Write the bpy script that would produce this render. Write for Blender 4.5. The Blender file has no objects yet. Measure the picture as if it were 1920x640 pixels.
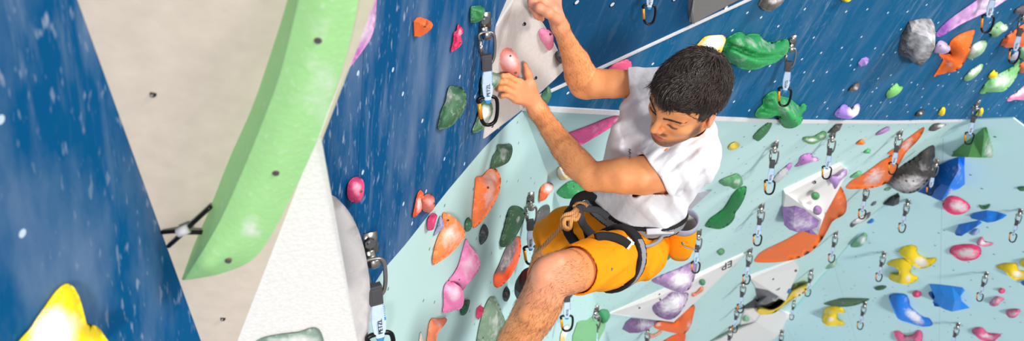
import bpy, bmesh, math, random
import numpy as np
from mathutils import Vector, Matrix, Euler
from mathutils.geometry import delaunay_2d_cdt
random.seed(7); np.random.seed(7)
C = bpy.context.scene.collection
PI = math.pi
# ------------------------------------------------------------------ camera
F_PX = 1866.67
CAM = Vector((0.0, 0.0, 12.5))
PITCH = math.radians(30)
RV = Vector((1, 0, 0)); UV_ = Vector((0, math.sin(PITCH), math.cos(PITCH))); FV = Vector((0, math.cos(PITCH), -math.sin(PITCH)))
cd = bpy.data.cameras.new('camera'); cam = bpy.data.objects.new('camera', cd); C.objects.link(cam)
cd.lens = 35; cd.sensor_width = 36; cam.location = CAM; cam.rotation_euler = (PI/2-PITCH, 0, 0)
cd.clip_start = 0.05; cd.clip_end = 200
cd.dof.use_dof = True; cd.dof.focus_distance = 2.62; cd.dof.aperture_fstop = 6.3
bpy.context.scene.camera = cam

def W(px, py, Z):                                   # a point at depth Z seen at (px, py)
    px, py, Z = float(px), float(py), float(Z)
    return CAM + Z*((px-960)/F_PX*RV - (py-320)/F_PX*UV_ + FV)
def project(P):
    q = P-CAM; z = q.dot(FV)
    return (960+F_PX*q.dot(RV)/z, 320-F_PX*q.dot(UV_)/z, z)
def vdir(x, y, z):                                  # camera-frame direction (right, down, away) to world
    x, y, z = float(x), float(y), float(z)
    return x*RV - y*UV_ + z*FV

class Plane:                                        # inverse depth is linear in the picture over a plane
    def __init__(s, a, b, c):                       # d = a + b x + c y
        a, b, c = float(a), float(b), float(c)
        s.a, s.b, s.c = float(a), float(b), float(c)
        nx, ny, nz = b*F_PX, c*F_PX, a+b*960+c*320
        s.N = math.sqrt(nx*nx+ny*ny+nz*nz)
        s.n = -vdir(nx, ny, nz)/s.N                 # outward, towards the hall
        s.n.normalize()
        s.h = 1/s.N
    def d(s, x, y): return s.a+s.b*x+s.c*y
    def at(s, x, y, h=0.0): return W(x, y, (1-h*s.N)/s.d(x, y))
    def height(s, P): return (P-s.at(960, 320)).dot(s.n) if s.d(960,320) > 1e-6 else 0
    def drop(s, P, h=0.0): return P - s.n*(s.height(P)-h)
    @staticmethod
    def from3(p):                                   # three (x, y, Z)
        A = np.array([[1, x, y] for x, y, z in p]); r = np.linalg.solve(A, np.array([1/z for x, y, z in p]))
        return Plane(*r)
L = Plane(.377+.0007*910+.0002*120, -.0007, -.0002)                      # left wall
T = Plane(.3055+.000197*985+.000388*215, -.000197, -.000388)             # right wall, blue above and mint below
T2 = Plane(.119-7e-5*1900+1.5e-4*420, 7e-5, -1.5e-4)                     # far mint wall
B = Plane(T.d(1030, 203.5)+.0002*1030+.00024*203.5, -.0002, -.00024)     # blue right wall, a touch steeper than the mint below
def _b2():
    # blue panel above the white edge strip, hinged on the strip and a little steeper
    k = 2e-5; x0, y0, x1, y1 = 1030, 170, 1400, 0
    ln = math.hypot(x1-x0, y1-y0); nx, ny = (y1-y0)/ln, -(x1-x0)/ln
    return Plane(B.a - k*(nx*x0+ny*y0), B.b+k*nx, B.c+k*ny)
B2 = _b2()

# ------------------------------------------------------------------ objects and tags
def tag(o, label=None, cat=None, group=None, kind=None):
    if label: o['label'] = label
    if cat: o['category'] = cat
    if group: o['group'] = group
    if kind: o['kind'] = kind
    return o
def empty(name, loc):
    o = bpy.data.objects.new(name, None); C.objects.link(o); o.location = loc; o.empty_display_size = .05
    return o
def obj(name, verts, faces, mats, parent=None, origin=None, smooth=True, midx=None, attr=None, local=False):
    """link one mesh; verts are world points (or local to the parent when local)"""
    me = bpy.data.meshes.new(name)
    org = Vector(origin) if origin is not None else Vector((0, 0, 0))
    me.from_pydata([tuple(Vector(v) if local else Vector(v)-org) for v in verts], [], [tuple(f) for f in faces]); me.update()
    return _fin(name, me, mats, parent, org, smooth, midx, attr, local)
def _fin(name, me, mats, parent, org, smooth, midx, attr, local):
    if not isinstance(mats, (list, tuple)): mats = [mats]
    for m in mats: me.materials.append(m)
    me.polygons.foreach_set('use_smooth', [bool(smooth)]*len(me.polygons))
    if midx is not None: me.polygons.foreach_set('material_index', list(midx))
    if attr:
        for k, v in attr.items():
            a = me.attributes.new(k, 'FLOAT', 'POINT'); a.data.foreach_set('value', np.asarray(v, dtype=np.float32))
    o = bpy.data.objects.new(name, me); C.objects.link(o)
    if parent is not None:
        o.parent = parent
        o.location = org if local else org - world_loc(parent)
    else: o.location = org
    return o
def world_loc(o):
    p = Vector((0, 0, 0))
    while o is not None: p = p+o.location; o = o.parent
    return p
class MB:                                            # gathers pieces of ONE mesh
    def __init__(s): s.v = []; s.f = []; s.m = []
    def add(s, v, f, m=0):
        b = len(s.v); s.v += [Vector(q) for q in v]; s.f += [tuple(i+b for i in q) for q in f]; s.m += [m]*len(f)
    def tube(s, pts, r, n=8, m=0, closed=False, flat=1.0, upv=None):
        pts = [Vector(p) for p in pts]; k = len(pts); rings = []
        rr = r if isinstance(r, (list, tuple)) else [r]*k
        prev = None
        for i in range(k):
            a = pts[(i-1) % k] if (closed or i > 0) else pts[0]
            b = pts[(i+1) % k] if (closed or i < k-1) else pts[-1]
            t = (b-a); t = t.normalized() if t.length > 1e-9 else Vector((0, 0, 1))
            if prev is None:
                u = Vector(upv) if upv is not None else (Vector((0, 0, 1)) if abs(t.z) < .9 else Vector((1, 0, 0)))
            else: u = prev
            u = (u-t*u.dot(t)); u = u.normalized() if u.length > 1e-9 else t.orthogonal().normalized()
            prev = u; w = t.cross(u)
            rings.append([pts[i]+u*(rr[i]*math.cos(2*PI*j/n))+w*(rr[i]*flat*math.sin(2*PI*j/n)) for j in range(n)])
        v = [q for rg in rings for q in rg]; f = []
        for i in range(k if closed else k-1):
            for j in range(n):
                a, b = i*n, ((i+1) % k)*n
                f.append((a+j, a+(j+1) % n, b+(j+1) % n, b+j))
        if not closed: f.append(tuple(range(n-1, -1, -1))); f.append(tuple((k-1)*n+j for j in range(n)))
        s.add(v, f, m)
    def box(s, c, x, y, z, m=0):                     # centre and three half-axis vectors
        c, x, y, z = Vector(c), Vector(x), Vector(y), Vector(z)
        v = [c+sx*x+sy*y+sz*z for sz in (-1, 1) for sy in (-1, 1) for sx in (-1, 1)]
        s.add(v, [(0, 2, 3, 1), (4, 5, 7, 6), (0, 1, 5, 4), (2, 6, 7, 3), (0, 4, 6, 2), (1, 3, 7, 5)], m)
    def disc(s, c, ax, r, h, n=12, m=0):
        ax = Vector(ax).normalized(); s.tube([Vector(c), Vector(c)+ax*h], r, n, m)
    def build(s, name, mats, parent=None, origin=None, smooth=True, local=False):
        return obj(name, s.v, s.f, mats, parent, origin, smooth, s.m, None, local)
def spline(p, n=8, closed=False):
    p = [Vector(q) for q in p]; k = len(p); out = []
    for i in range(k if closed else k-1):
        a, b, c, d = (p[(i-1) % k], p[i], p[(i+1) % k], p[(i+2) % k]) if closed else (p[max(i-1, 0)], p[i], p[i+1], p[min(i+2, k-1)])
        for j in range(n):
            t = j/n
            out.append(.5*((2*b)+(c-a)*t+(2*a-5*b+4*c-d)*t*t+(3*b-a-3*c+d)*t**3))
    if not closed: out.append(p[-1])
    return out

# ------------------------------------------------------------------ materials
def lin(c):
    return tuple((x/255/12.92 if x/255 <= .04045 else ((x/255+.055)/1.055)**2.4) for x in c)+(1.0,)
class NT:
    def __init__(s, name, rough=.5, spec=.5, metal=0.0):
        s.m = bpy.data.materials.new(name); s.m.use_nodes = True; s.t = s.m.node_tree; s.b = s.t.nodes['Principled BSDF']
        s.b.inputs['Roughness'].default_value = rough; s.b.inputs['Metallic'].default_value = metal
        s.b.inputs['Specular IOR Level'].default_value = spec
    def n(s, typ, **kw):
        q = s.t.nodes.new(typ)
        for k, v in kw.items(): setattr(q, k, v)
        return q
    def l(s, a, b): s.t.links.new(a, b)
    def math(s, op, a, b=None, clamp=False):
        q = s.n('ShaderNodeMath', operation=op, use_clamp=clamp)
        for i, x in enumerate((a, b)):
            if x is None: continue
            if isinstance(x, (int, float)): q.inputs[i].default_value = x
            else: s.l(x, q.inputs[i])
        return q.outputs[0]
    def mix(s, fac, a, b):
        q = s.n('ShaderNodeMix', data_type='RGBA')
        for k, x in ((0, fac), (6, a), (7, b)):
            if isinstance(x, (int, float, tuple)): q.inputs[k].default_value = x
            else: s.l(x, q.inputs[k])
        return q.outputs[2]
    def noise(s, vec, scale, detail=3, rough=.55):
        q = s.n('ShaderNodeTexNoise'); q.inputs['Scale'].default_value = scale; q.inputs['Detail'].default_value = detail; q.inputs['Roughness'].default_value = rough
        if vec is not None: s.l(vec, q.inputs['Vector'])
        return q.outputs['Fac']
    def ramp(s, x, a, b):
        q = s.n('ShaderNodeMapRange'); q.inputs[1].default_value = a; q.inputs[2].default_value = b; s.l(x, q.inputs[0]); return q.outputs[0]
    def bump(s, hgt, strength, dist=.01):
        q = s.n('ShaderNodeBump'); q.inputs['Strength'].default_value = strength; q.inputs['Distance'].default_value = dist
        s.l(hgt, q.inputs['Height']); s.l(q.outputs[0], s.b.inputs['Normal'])
    def mapping(s, vec, scale, rot=0):
        q = s.n('ShaderNodeMapping'); q.inputs['Scale'].default_value = scale; q.inputs['Rotation'].default_value = (0, 0, rot); s.l(vec, q.inputs['Vector']); return q.outputs[0]
def plain(name, col, rough=.5, metal=0.0, spec=.5, grain=0.0, gs=60):
    t = NT(name, rough, spec, metal)
    g = t.n('ShaderNodeTexCoord').outputs['Object']
    nz = t.noise(g, gs, 3)
    c = lin(col); c2 = tuple(x*.8 for x in c[:3])+(1,)
    t.l(t.mix(nz, c, c2), t.b.inputs['Base Color'])
    if grain: t.bump(nz, grain, .004)
    return t.m
def wall_mat(name, col, col2, streak, dotcol, dotscale=6.0, dotr=.05, streak_rot=0.0, seam=True, dot_shadow=False, dash=.4):
    t = NT(name, .65, .06)
    uv = t.n('ShaderNodeUVMap').outputs[0]
    nz = t.noise(uv, 1.3, 4)
    base = t.mix(nz, lin(col), lin(col2))
    # chalk: long thin streaks along the line of fall, patchy
    s1 = t.noise(t.mapping(uv, (26, 3.2, 1), streak_rot), 1.0, 5, .65)
    s1b = t.noise(t.mapping(uv, (60, 9, 1), streak_rot), 1.0, 4, .65)
    s2 = t.noise(uv, 1.9, 3)
    a = t.math('MULTIPLY', t.ramp(s1, .52, .76), t.ramp(s2, .40, .72), True)
    b = t.math('MULTIPLY', t.ramp(s1b, .60, .75), t.ramp(s2, .42, .66), True)
    st = t.math('MULTIPLY', t.math('MAXIMUM', a, t.math('MULTIPLY', b, .8)), streak, True)
    haze = t.math('MULTIPLY', t.ramp(t.noise(t.mapping(uv, (7, 2.2, 1), streak_rot), 1.0, 5), .46, .85), streak*dash*.55, True)
    s3 = t.noise(t.mapping(uv, (95, 26, 1), streak_rot), 1.0, 2, .5)
    st = t.math('MAXIMUM', st, t.math('MULTIPLY', t.math('MULTIPLY', t.ramp(s3, .60, .70), t.ramp(s2, .34, .6), True), streak*dash*.75))
    c = t.mix(t.math('MAXIMUM', st, haze), base, lin((214, 222, 232)))
    v = t.n('ShaderNodeTexVoronoi', voronoi_dimensions='2D'); v.inputs['Scale'].default_value = dotscale; v.inputs['Randomness'].default_value = .9
    t.l(uv, v.inputs['Vector'])
    dot = t.math('LESS_THAN', v.outputs['Distance'], dotr)
    if dot_shadow:                                        # offset dark copy paints a shadow beside each pale nut dot
        of = t.n('ShaderNodeVectorMath', operation='ADD'); t.l(uv, of.inputs[0]); of.inputs[1].default_value = (-.006, -.002, 0)
        v2 = t.n('ShaderNodeTexVoronoi', voronoi_dimensions='2D'); v2.inputs['Scale'].default_value = dotscale; v2.inputs['Randomness'].default_value = .9
        t.l(of.outputs[0], v2.inputs['Vector'])
        c = t.mix(t.math('LESS_THAN', v2.outputs['Distance'], dotr), c, lin((18, 30, 45)))
    c = t.mix(dot, c, lin(dotcol))
    if seam:
        sx = t.n('ShaderNodeSeparateXYZ'); t.l(uv, sx.inputs[0])
        fr = t.math('FRACT', t.math('MULTIPLY', t.math('ADD', sx.outputs[0], .31), 1/1.22))
        ln = t.math('LESS_THAN', fr, .0035)
        c = t.mix(t.math('MULTIPLY', ln, .45), c, lin(tuple(int(x*.6) for x in col)))
    t.l(c, t.b.inputs['Base Color'])
    t.bump(t.noise(uv, 90, 3), .12, .003)
    return t.m
_hm = {}
def hold_mat(col, gloss=.5, col2=None):
    k = (col, gloss, col2)
    if k in _hm: return _hm[k]
    t = NT('resin_%d_%d_%d' % col, gloss, .4)
    g = t.n('ShaderNodeTexCoord').outputs['Object']
    n1 = t.noise(g, 24, 4, .6); n2 = t.noise(g, 120, 3)
    c0 = lin(col); c1 = tuple(min(1, x*.86) for x in c0[:3])+(1,)
    base = t.mix(n1, c0, c1)
    if col2: base = t.mix(t.n('ShaderNodeAttribute', attribute_name='zone').outputs['Fac'], base, lin(col2))
    at = t.n('ShaderNodeAttribute', attribute_name='chalk').outputs['Fac']
    m = t.math('ADD', at, t.math('MULTIPLY', t.math('SUBTRACT', n1, .5), 1.1))
    m = t.math('MULTIPLY', t.ramp(m, .18, .85), t.ramp(at, .0, .12), True)
    sp = t.math('MULTIPLY', t.ramp(n2, .62, .72), .25)
    m = t.math('MINIMUM', t.math('MAXIMUM', m, sp), .93)
    t.l(t.mix(m, base, lin((238, 234, 236))), t.b.inputs['Base Color'])
    t.bump(n2, .18, .004)
    _hm[k] = t.m
    return t.m
M_steel = plain('steel', (176, 172, 166), .28, 1.0)
M_bolt = plain('bolt_steel', (150, 150, 150), .3, 1.0)
M_black = plain('black_alloy', (30, 30, 32), .32, .6)
M_rubber = plain('black_rubber', (42, 42, 44), .7)
M_orange_al = plain('orange_alloy', (240, 150, 25), .35, .3)
M_recess = plain('recess_shade', (112, 92, 84), .8)  # dull brown disc, the shade inside a bolt recess put into the colour
M_hole = plain('dark_hole', (22, 20, 20), .9)
M_white_vol = plain('white_texture_paint', (246, 243, 240), .75, 0, .2, .25, 160)
M_beige_vol = plain('beige_texture_paint', (220, 206, 191), .75, 0, .2, .12, 40)
M_grey_vol = plain('grey_texture_paint', (128, 125, 124), .75, 0, .2, .25, 160)
M_trim = plain('white_edge_trim', (225, 222, 224), .5)

# ------------------------------------------------------------------ holds
def catmull2(pts, n):
    k = len(pts); out = []
    for i in range(k):
        a, b, c, d = (np.array(pts[(i+j) % k][:2], float) for j in (-1, 0, 1, 2))
        for j in range(n):
            t = j/n
            out.append(tuple(.5*((2*b)+(c-a)*t+(2*a-5*b+4*c-d)*t*t+(3*b-a-3*c+d)*t**3)))
    return out
def lin2(pts, n):
    k = len(pts); out = []
    for i in range(k):
        a, b = np.array(pts[i][:2], float), np.array(pts[(i+1) % k][:2], float)
        for j in range(n): out.append(tuple(a+(b-a)*j/n))
    return out
def inside(poly, P):
    P = np.asarray(P); x, y = P[:, 0], P[:, 1]; r = np.zeros(len(P), bool); k = len(poly)
    for i in range(k):
        x1, y1 = poly[i]; x2, y2 = poly[(i+1) % k]
        c = ((y1 > y) != (y2 > y)) & (x < (x2-x1)*(y-y1)/(y2-y1+1e-12)+x1)
        r ^= c
    return r
def segdist(P, poly, closed=True):
    P = np.asarray(P, float); best = np.full(len(P), 1e9); k = len(poly)
    for i in range(k if closed else k-1):
        a = np.array(poly[i], float); b = np.array(poly[(i+1) % k], float); ab = b-a
        t = np.clip(((P-a)@ab)/(ab@ab+1e-12), 0, 1)
        best = np.minimum(best, np.linalg.norm(P-(a+t[:, None]*ab), axis=1))
    return best
def hold(name, label, pl, pts, col, hk=.55, dome=.34, sm=True, chalk=(), crease=(), bolts=(), zone=None, col2=None, group=None,
         cat='climbing hold', rough=0.0, base=0.0, gloss=.5, res=1.0, peaks=None, parent_group=None):
    """a solid lump on a wall plane: rim rises from the wall side to the free side, front bulges, back closes on the wall"""
    pts = [p[:2] for p in pts]
    ext = max(max(p[0] for p in pts)-min(p[0] for p in pts), max(p[1] for p in pts)-min(p[1] for p in pts))
    per = 5 if ext > 60 else (4 if ext > 25 else 3)
    if peaks is not None: ol = list(pts)
    else: ol = catmull2(pts, per) if sm else lin2(pts, per)
    cx = sum(p[0] for p in ol)/len(ol); cy = sum(p[1] for p in ol)/len(ol)
    P0 = pl.at(cx, cy); q0 = project(P0); q1 = project(P0+pl.n*.03)
    e = np.array([q1[0]-q0[0], q1[1]-q0[1]]); e /= np.linalg.norm(e)
    A = np.array(ol); s = A@e; smin, smax = s.min(), s.max()
    zc = q0[2]; Lm = (smax-smin)*zc/F_PX; H = hk*Lm+.012
    dc = pl.d(cx, cy)
    if peaks is None:
        step = max(ext/(15*res), 1.2)
        gx = np.arange(A[:, 0].min()+step*.5, A[:, 0].max(), step); gy = np.arange(A[:, 1].min()+step*.5, A[:, 1].max(), step*.87)
        G = np.array([(x+(step*.5 if j % 2 else 0), y) for j, y in enumerate(gy) for x in gx]) if len(gx) and len(gy) else np.zeros((0, 2))
        if len(G):
            G = G[inside(ol, G)]
        if len(G):
            G = G[segdist(G, ol) > step*.3]
    else: G = np.array([p[:2] for p in peaks], float).reshape(-1, 2)
    allp = np.vstack([A, G]) if len(G) else A
    nb = len(ol)
    vs, es, fs, ov, oe, of_ = delaunay_2d_cdt([Vector((float(x), float(y))) for x, y in allp], [(i, (i+1) % nb) for i in range(nb)], [], 1, 1e-5)
    V2 = np.array([(v.x, v.y) for v in vs])
    orig = [o[0] if o else -1 for o in ov]
    # height over the wall grows with the distance from the wall-side rim, met going back against the rise direction
    chord = np.full(len(V2), 1e9); perp = np.array([-e[1], e[0]])
    vs_, vp_ = V2@e, V2@perp
    for i in range(nb):
        a_, b_ = A[i], A[(i+1) % nb]; pa, pb = a_@perp, b_@perp; sa, sb = a_@e, b_@e
        if abs(pb-pa) < 1e-9: continue
        t_ = (vp_-pa)/(pb-pa); si = sa+(sb-sa)*t_; dd_ = vs_-si
        m_ = (t_ >= 0) & (t_ <= 1) & (dd_ > 1e-4); chord[m_] = np.minimum(chord[m_], dd_[m_])
    chord[chord > 1e8] = 0
    nbr = [set() for _ in range(len(V2))]
    for f in fs:
        for q_ in range(len(f)): nbr[f[q_]].add(f[q_-1]); nbr[f[q_-1]].add(f[q_])
    isb = np.array([0 <= o < nb for o in orig]); free = ~(isb & (chord < .06*(smax-smin)))
    if peaks is None:
        for _ in range(8):
            nw = np.array([np.mean(chord[list(n_)]) if n_ else chord[i] for i, n_ in enumerate(nbr)]); chord = np.where(free, .4*chord+.6*nw, chord)
    lin_h = base+.004+(H/(smax-smin))*chord
    dist = segdist(V2, ol)
    if peaks is None:
        rad = max(dist.max(), 1e-6); t = np.clip(dist/(rad*.95), 0, 1)
        bump = np.sqrt(np.clip(1-(1-t)**2, 0, 1))
        for cr in crease:
            w = cr[1]; dd = segdist(V2, cr[0], False); bump = bump-cr[2]*np.exp(-(dd/w)**2)*np.minimum(1, dist/(rad*.2))
        if rough:
            ph = np.random.rand(6)*6
            bump = bump+rough*np.minimum(1, dist/(rad*.3))*(np.sin(V2[:, 0]*.31*30/ext+ph[0])*np.sin(V2[:, 1]*.37*30/ext+ph[1])+.6*np.sin(V2[:, 0]*.8*30/ext+V2[:, 1]*.5*30/ext+ph[2]))
        D = dome*min(2*rad, ext)*zc/F_PX*dc/pl.N
        hh = lin_h+bump*D*1.0
    else:
        pk = np.zeros(len(V2))
        for i, o in enumerate(orig):
            if o >= nb: pk[i] = peaks[o-nb][2]
        hh = lin_h+pk*ext*zc/F_PX*dc/pl.N
    Vw = [pl.at(float(x), float(y), float(h)) for (x, y), h in zip(V2, hh)]
    Vw = list(Vw); n0 = len(Vw)
    faces = []
    for f in fs:
        f = list(f)
        a, b, c = Vw[f[0]], Vw[f[1]], Vw[f[2]]
        if (b-a).cross(c-a).dot(a-CAM) > 0: f.reverse()
        faces.append(f)
    # closed back on the wall
    bidx = {}
    for i, o in enumerate(orig):
        if 0 <= o < nb: bidx[o] = i
    ring = [bidx[i] for i in range(nb) if i in bidx]
    for i in ring:
        q0_ = pl.drop(Vw[i], -.004); q1_ = pl.at(float(V2[i][0]), float(V2[i][1]), -.004); Vw.append(q0_.lerp(q1_, .6))
    k = len(ring)
    area = sum(ol[i][0]*ol[(i+1) % nb][1]-ol[(i+1) % nb][0]*ol[i][1] for i in range(nb))
    for j in range(k):
        a, b = ring[j], ring[(j+1) % k]; c, d = n0+(j+1) % k, n0+j
        faces.append((a, b, c, d) if area < 0 else (b, a, d, c))
    faces.append(tuple(n0+j for j in range(k)) if area < 0 else tuple(n0+k-1-j for j in range(k)))
    V2f = np.vstack([V2, V2[ring]])
    ch = np.zeros(len(V2f))
    for c in chalk:
        cxx, cyy, rx, ry, ang, am = c
        ca, sa = math.cos(math.radians(ang)), math.sin(math.radians(ang))
        X = (V2f[:, 0]-cxx)*ca+(V2f[:, 1]-cyy)*sa; Y = -(V2f[:, 0]-cxx)*sa+(V2f[:, 1]-cyy)*ca
        ch = np.maximum(ch, .85*am*np.clip(1.35-np.sqrt((X/rx)**2+(Y/ry)**2), 0, 1))
    mats = [hold_mat(col, gloss)]; midx = None; zatt = np.zeros(len(V2f))
    if col2 is not None:
        mats = [hold_mat(col, gloss, col2)]; ins = inside(zone, V2f); zd = segdist(V2f, zone)/max(1.5, ext*.025)
        zatt = np.clip(.5+.5*np.where(ins, zd, -zd), 0, 1)
    org = pl.drop(P0)
    o = obj(name, Vw, faces, mats, None, org, peaks is None, midx, {'chalk': ch, 'zone': zatt})
    tag(o, label, cat, group)
    for b in bolts:
        i = int(np.argmin(np.linalg.norm(V2-np.array(b[:2]), axis=1)))
        p = Vw[i]; r = .62*(b[2] if len(b) > 2 else 3.0)*zc/F_PX
        ax = ((CAM-p).normalized()*.6+pl.n*.6).normalized()
        mb = MB(); mb.tube([p-ax*.012, p+ax*.0015], r, 12, 0); mb.tube([p-ax*.01, p+ax*.003], r*.55, 6, 1)
        mb.build('bolt', [M_recess, M_bolt], o, p, False)
    return o
def oval(cx, cy, rx, ry, ang=0, n=10):
    ca, sa = math.cos(math.radians(ang)), math.sin(math.radians(ang))
    return [(cx+rx*math.cos(2*PI*i/n)*ca-ry*math.sin(2*PI*i/n)*sa, cy+rx*math.cos(2*PI*i/n)*sa+ry*math.sin(2*PI*i/n)*ca) for i in range(n)]
def volume(name, label, pl, verts, faces, mats, midx, rim, group=None, base=None):
    """plywood volume: verts (x, y, height over the wall), facets listed, rim = indices of the outer loop, closed on the wall"""
    V = [pl.at(x, y, h) for x, y, h in verts]; n0 = len(V); F = [list(f) for f in faces]
    for f in F:
        n = (V[f[1]]-V[f[0]]).cross(V[f[2]]-V[f[0]])
        if n.dot(V[f[0]]-CAM) > 0: f.reverse()
    k = len(rim)
    area = sum(verts[rim[i]][0]*verts[rim[(i+1) % k]][1]-verts[rim[(i+1) % k]][0]*verts[rim[i]][1] for i in range(k))
    for i in rim: V.append(pl.drop(V[i], -.004))
    m = list(midx)
    for j in range(k):
        a, b = rim[j], rim[(j+1) % k]; c, d = n0+(j+1) % k, n0+j
        F.append((a, b, c, d) if area < 0 else (b, a, d, c)); m.append(midx[-1] if base is None else base)
    F.append(tuple(n0+j for j in range(k)) if area < 0 else tuple(n0+k-1-j for j in range(k))); m.append(m[-1])
    org = sum((V[n0+j] for j in range(k)), Vector())/k
    o = obj(name, V, F, mats, None, org, False, m)
    tag(o, label, 'climbing volume', group)
    bv = o.modifiers.new('edge', 'BEVEL'); bv.width = .004; bv.segments = 2; bv.limit_method = 'ANGLE'; bv.angle_limit = .2
    return o
def nut_holes(o, pl, spots, r=.006):
    for x, y, h in spots:
        p = pl.at(x, y, h); ax = (CAM-p).normalized()
        mb = MB(); mb.tube([p-ax*.01, p+ax*.002], r, 10, 0); mb.tube([p-ax*.01+RV*-.4*r-UV_*.4*r, p+ax*.003+RV*-.4*r-UV_*.4*r], r*.6, 8, 1)
        mb.build('bolt_hole', [M_hole, M_bolt], o, p, True)
# ------------------------------------------------------------------ the walls
M_blueL = wall_mat('wall_blue_chalky', (0, 84, 134), (0, 75, 124), .48, (190, 208, 222), 5.0, .026, dash=1.1)
M_blueR = wall_mat('wall_blue', (20, 96, 139), (14, 86, 129), .42, (226, 232, 236), 6.2, .036)
M_blueD = wall_mat('wall_blue_shaded', (22, 80, 120), (18, 72, 112), .12, (220, 226, 232), 4.6, .036, dot_shadow=True, seam=False)  # darker copy of the wall blue, the steeper panel's shade painted in
M_mintL = wall_mat('wall_mint_left', (186, 218, 216), (181, 214, 212), .05, (112, 140, 140), 5.5, .028, seam=False)
M_mint = wall_mat('wall_mint', (200, 231, 229), (194, 227, 224), .10, (96, 132, 132), 5.6, .034)
M_mintF = wall_mat('wall_mint_far', (210, 248, 252), (206, 245, 249), .06, (96, 128, 130), 2.6, .030)
def wall(name, polys, pl, mats, back=.04):
    """polys = list of (pixel outline, material index) on one plane; board thickness goes backwards"""
    ua = pl.n.cross(Vector((0, 0, 1))).normalized(); va = pl.n.cross(ua).normalized()
    bm = bmesh.new(); uvl = bm.loops.layers.uv.new('UVMap'); org = pl.at(polys[0][0][0][0], polys[0][0][0][1])
    for poly, mi in polys:
        f = [pl.at(x, y) for x, y in poly]; b = [p-pl.n*back for p in f]
        n = (f[1]-f[0]).cross(f[2]-f[0])
        fv = [bm.verts.new(p-org) for p in f]; bv = [bm.verts.new(p-org) for p in b]
        k = len(f); fs = [bm.faces.new(fv)]
        fs[0].normal_update()
        flip = fs[0].normal.dot(pl.n) < 0
        if flip: fs[0].normal_flip()
        for i in range(k):
            q = [fv[i], fv[(i+1) % k], bv[(i+1) % k], bv[i]]
            if not flip: q.reverse()
            fs.append(bm.faces.new(q))
        fs.append(bm.faces.new(bv if flip else bv[::-1]))
        for fc in fs:
            fc.material_index = mi
            for lp in fc.loops:
                w = lp.vert.co+org; lp[uvl].uv = ((w-CAM).dot(ua), (w-CAM).dot(va))
    bmesh.ops.triangulate(bm, faces=[f for f in bm.faces if len(f.verts) > 4])
    me = bpy.data.meshes.new(name); bm.to_mesh(me); bm.free()
    for m in mats: me.materials.append(m)
    o = bpy.data.objects.new(name, me); C.objects.link(o); o.location = org
    return tag(o, kind='structure')
# paint line on the left wall
LB = [(560, 705), (640, 628), (720, 505), (760, 459), (840, 357), (905, 280), (946, 238), (985, 203)]
wall('wall_left', [([(-260, -160)]+[(-260, 760), (540, 730)]+LB+[(1000, 120), (1000, -160)], 0),
                   ([(540, 730)]+LB+[(1005, 190), (1180, 720)], 1)], L, [M_blueL, M_mintL])
TR = [(930, 199), (1030, 203.5), (1180, 212), (1340, 221.5), (1480, 227), (1680, 228.5), (1800, 226), (1900, 222)]     # the white edge between blue and mint
wall('wall_right', [([(930, -120), (2120, -120), (2120, 330), (1925, 243)]+TR[::-1], 0)], B, [M_blueR])
wall('wall_lower', [(TR+[(1925, 243), (1830, 240), (1770, 270), (1415, 690), (1060, 690)], 0)], T, [M_mint])
wall('wall_far', [([(1782, 226.5), (1900, 222), (1932, 246), (2120, 330), (2120, 700), (1395, 700)], 0)], T2, [M_mintF], .01)
wall('wall_upper', [([(930, -160), (1408, -160), (1408, -4), (1030, 170), (930, 216)], 0)], B2, [M_blueD])
def strip(name, pts, pl, w, t, m):
    """a flat edge batten along a wall"""
    mb = MB(); P = [pl.at(x, y) for x, y in pts]
    for i in range(len(P)-1):
        a, b = P[i], P[i+1]; d = (b-a).normalized(); s = d.cross(pl.n).normalized()
        mb.box((a+b)/2+pl.n*t*.5, (b-a)*.502, s*w*.5, pl.n*t*.5)
    o = mb.build(name, M_trim, None, P[0], False); return tag(o, kind='structure')
strip('trim_1', TR, B, .02, .006, M_trim)
strip('trim_2', [(1005, 181.5), (1030, 170), (1408, -4)], B, .010, .007, M_trim)
# thick crash mat floor far below, and the hall behind the camera
M_floor = plain('mat_floor', (150, 156, 165), .8)
mb = MB(); mb.box((4, 8, -.15), (24, 0, 0), (0, 26, 0), (0, 0, .15)); tag(mb.build('floor', M_floor, None, (4, 8, 0), False), kind='structure')

# ------------------------------------------------------------------ volumes
# foreground volume on the left wall: beige facet, white facet
def _Z(x, y, h): return (x, y, (1-h*L.N)/L.d(x, y))
BEI = Plane.from3([_Z(138, -40, .004), _Z(392, 668, .004), _Z(598, 262, .205)])
_h4 = (1-L.d(434, 668)/BEI.d(434, 668))/L.N
WHI = Plane.from3([_Z(598, 262, .205), _Z(434, 668, _h4), _Z(671, 668, .19)])
def _on(pl, x, y): return (x, y, max(.003, (1-L.d(x, y)/pl.d(x, y))/L.N))
big = volume('wall_volume', 'large beige and white faceted volume under the long green hold', L,
             [_on(BEI, 138, -40), _on(BEI, 392, 668), _on(BEI, 712, -40), (598, 262, .205), (434, 668, _h4), (671, 668, .19)],
             [(0, 1, 4, 3, 2), (3, 4, 5)], [M_beige_vol, M_white_vol], [0, 1], [0, 2, 3, 5, 4, 1], base=1)
nut_holes(big, BEI, [(287, 177, 0), (418, 598, 0)], .004)
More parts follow.
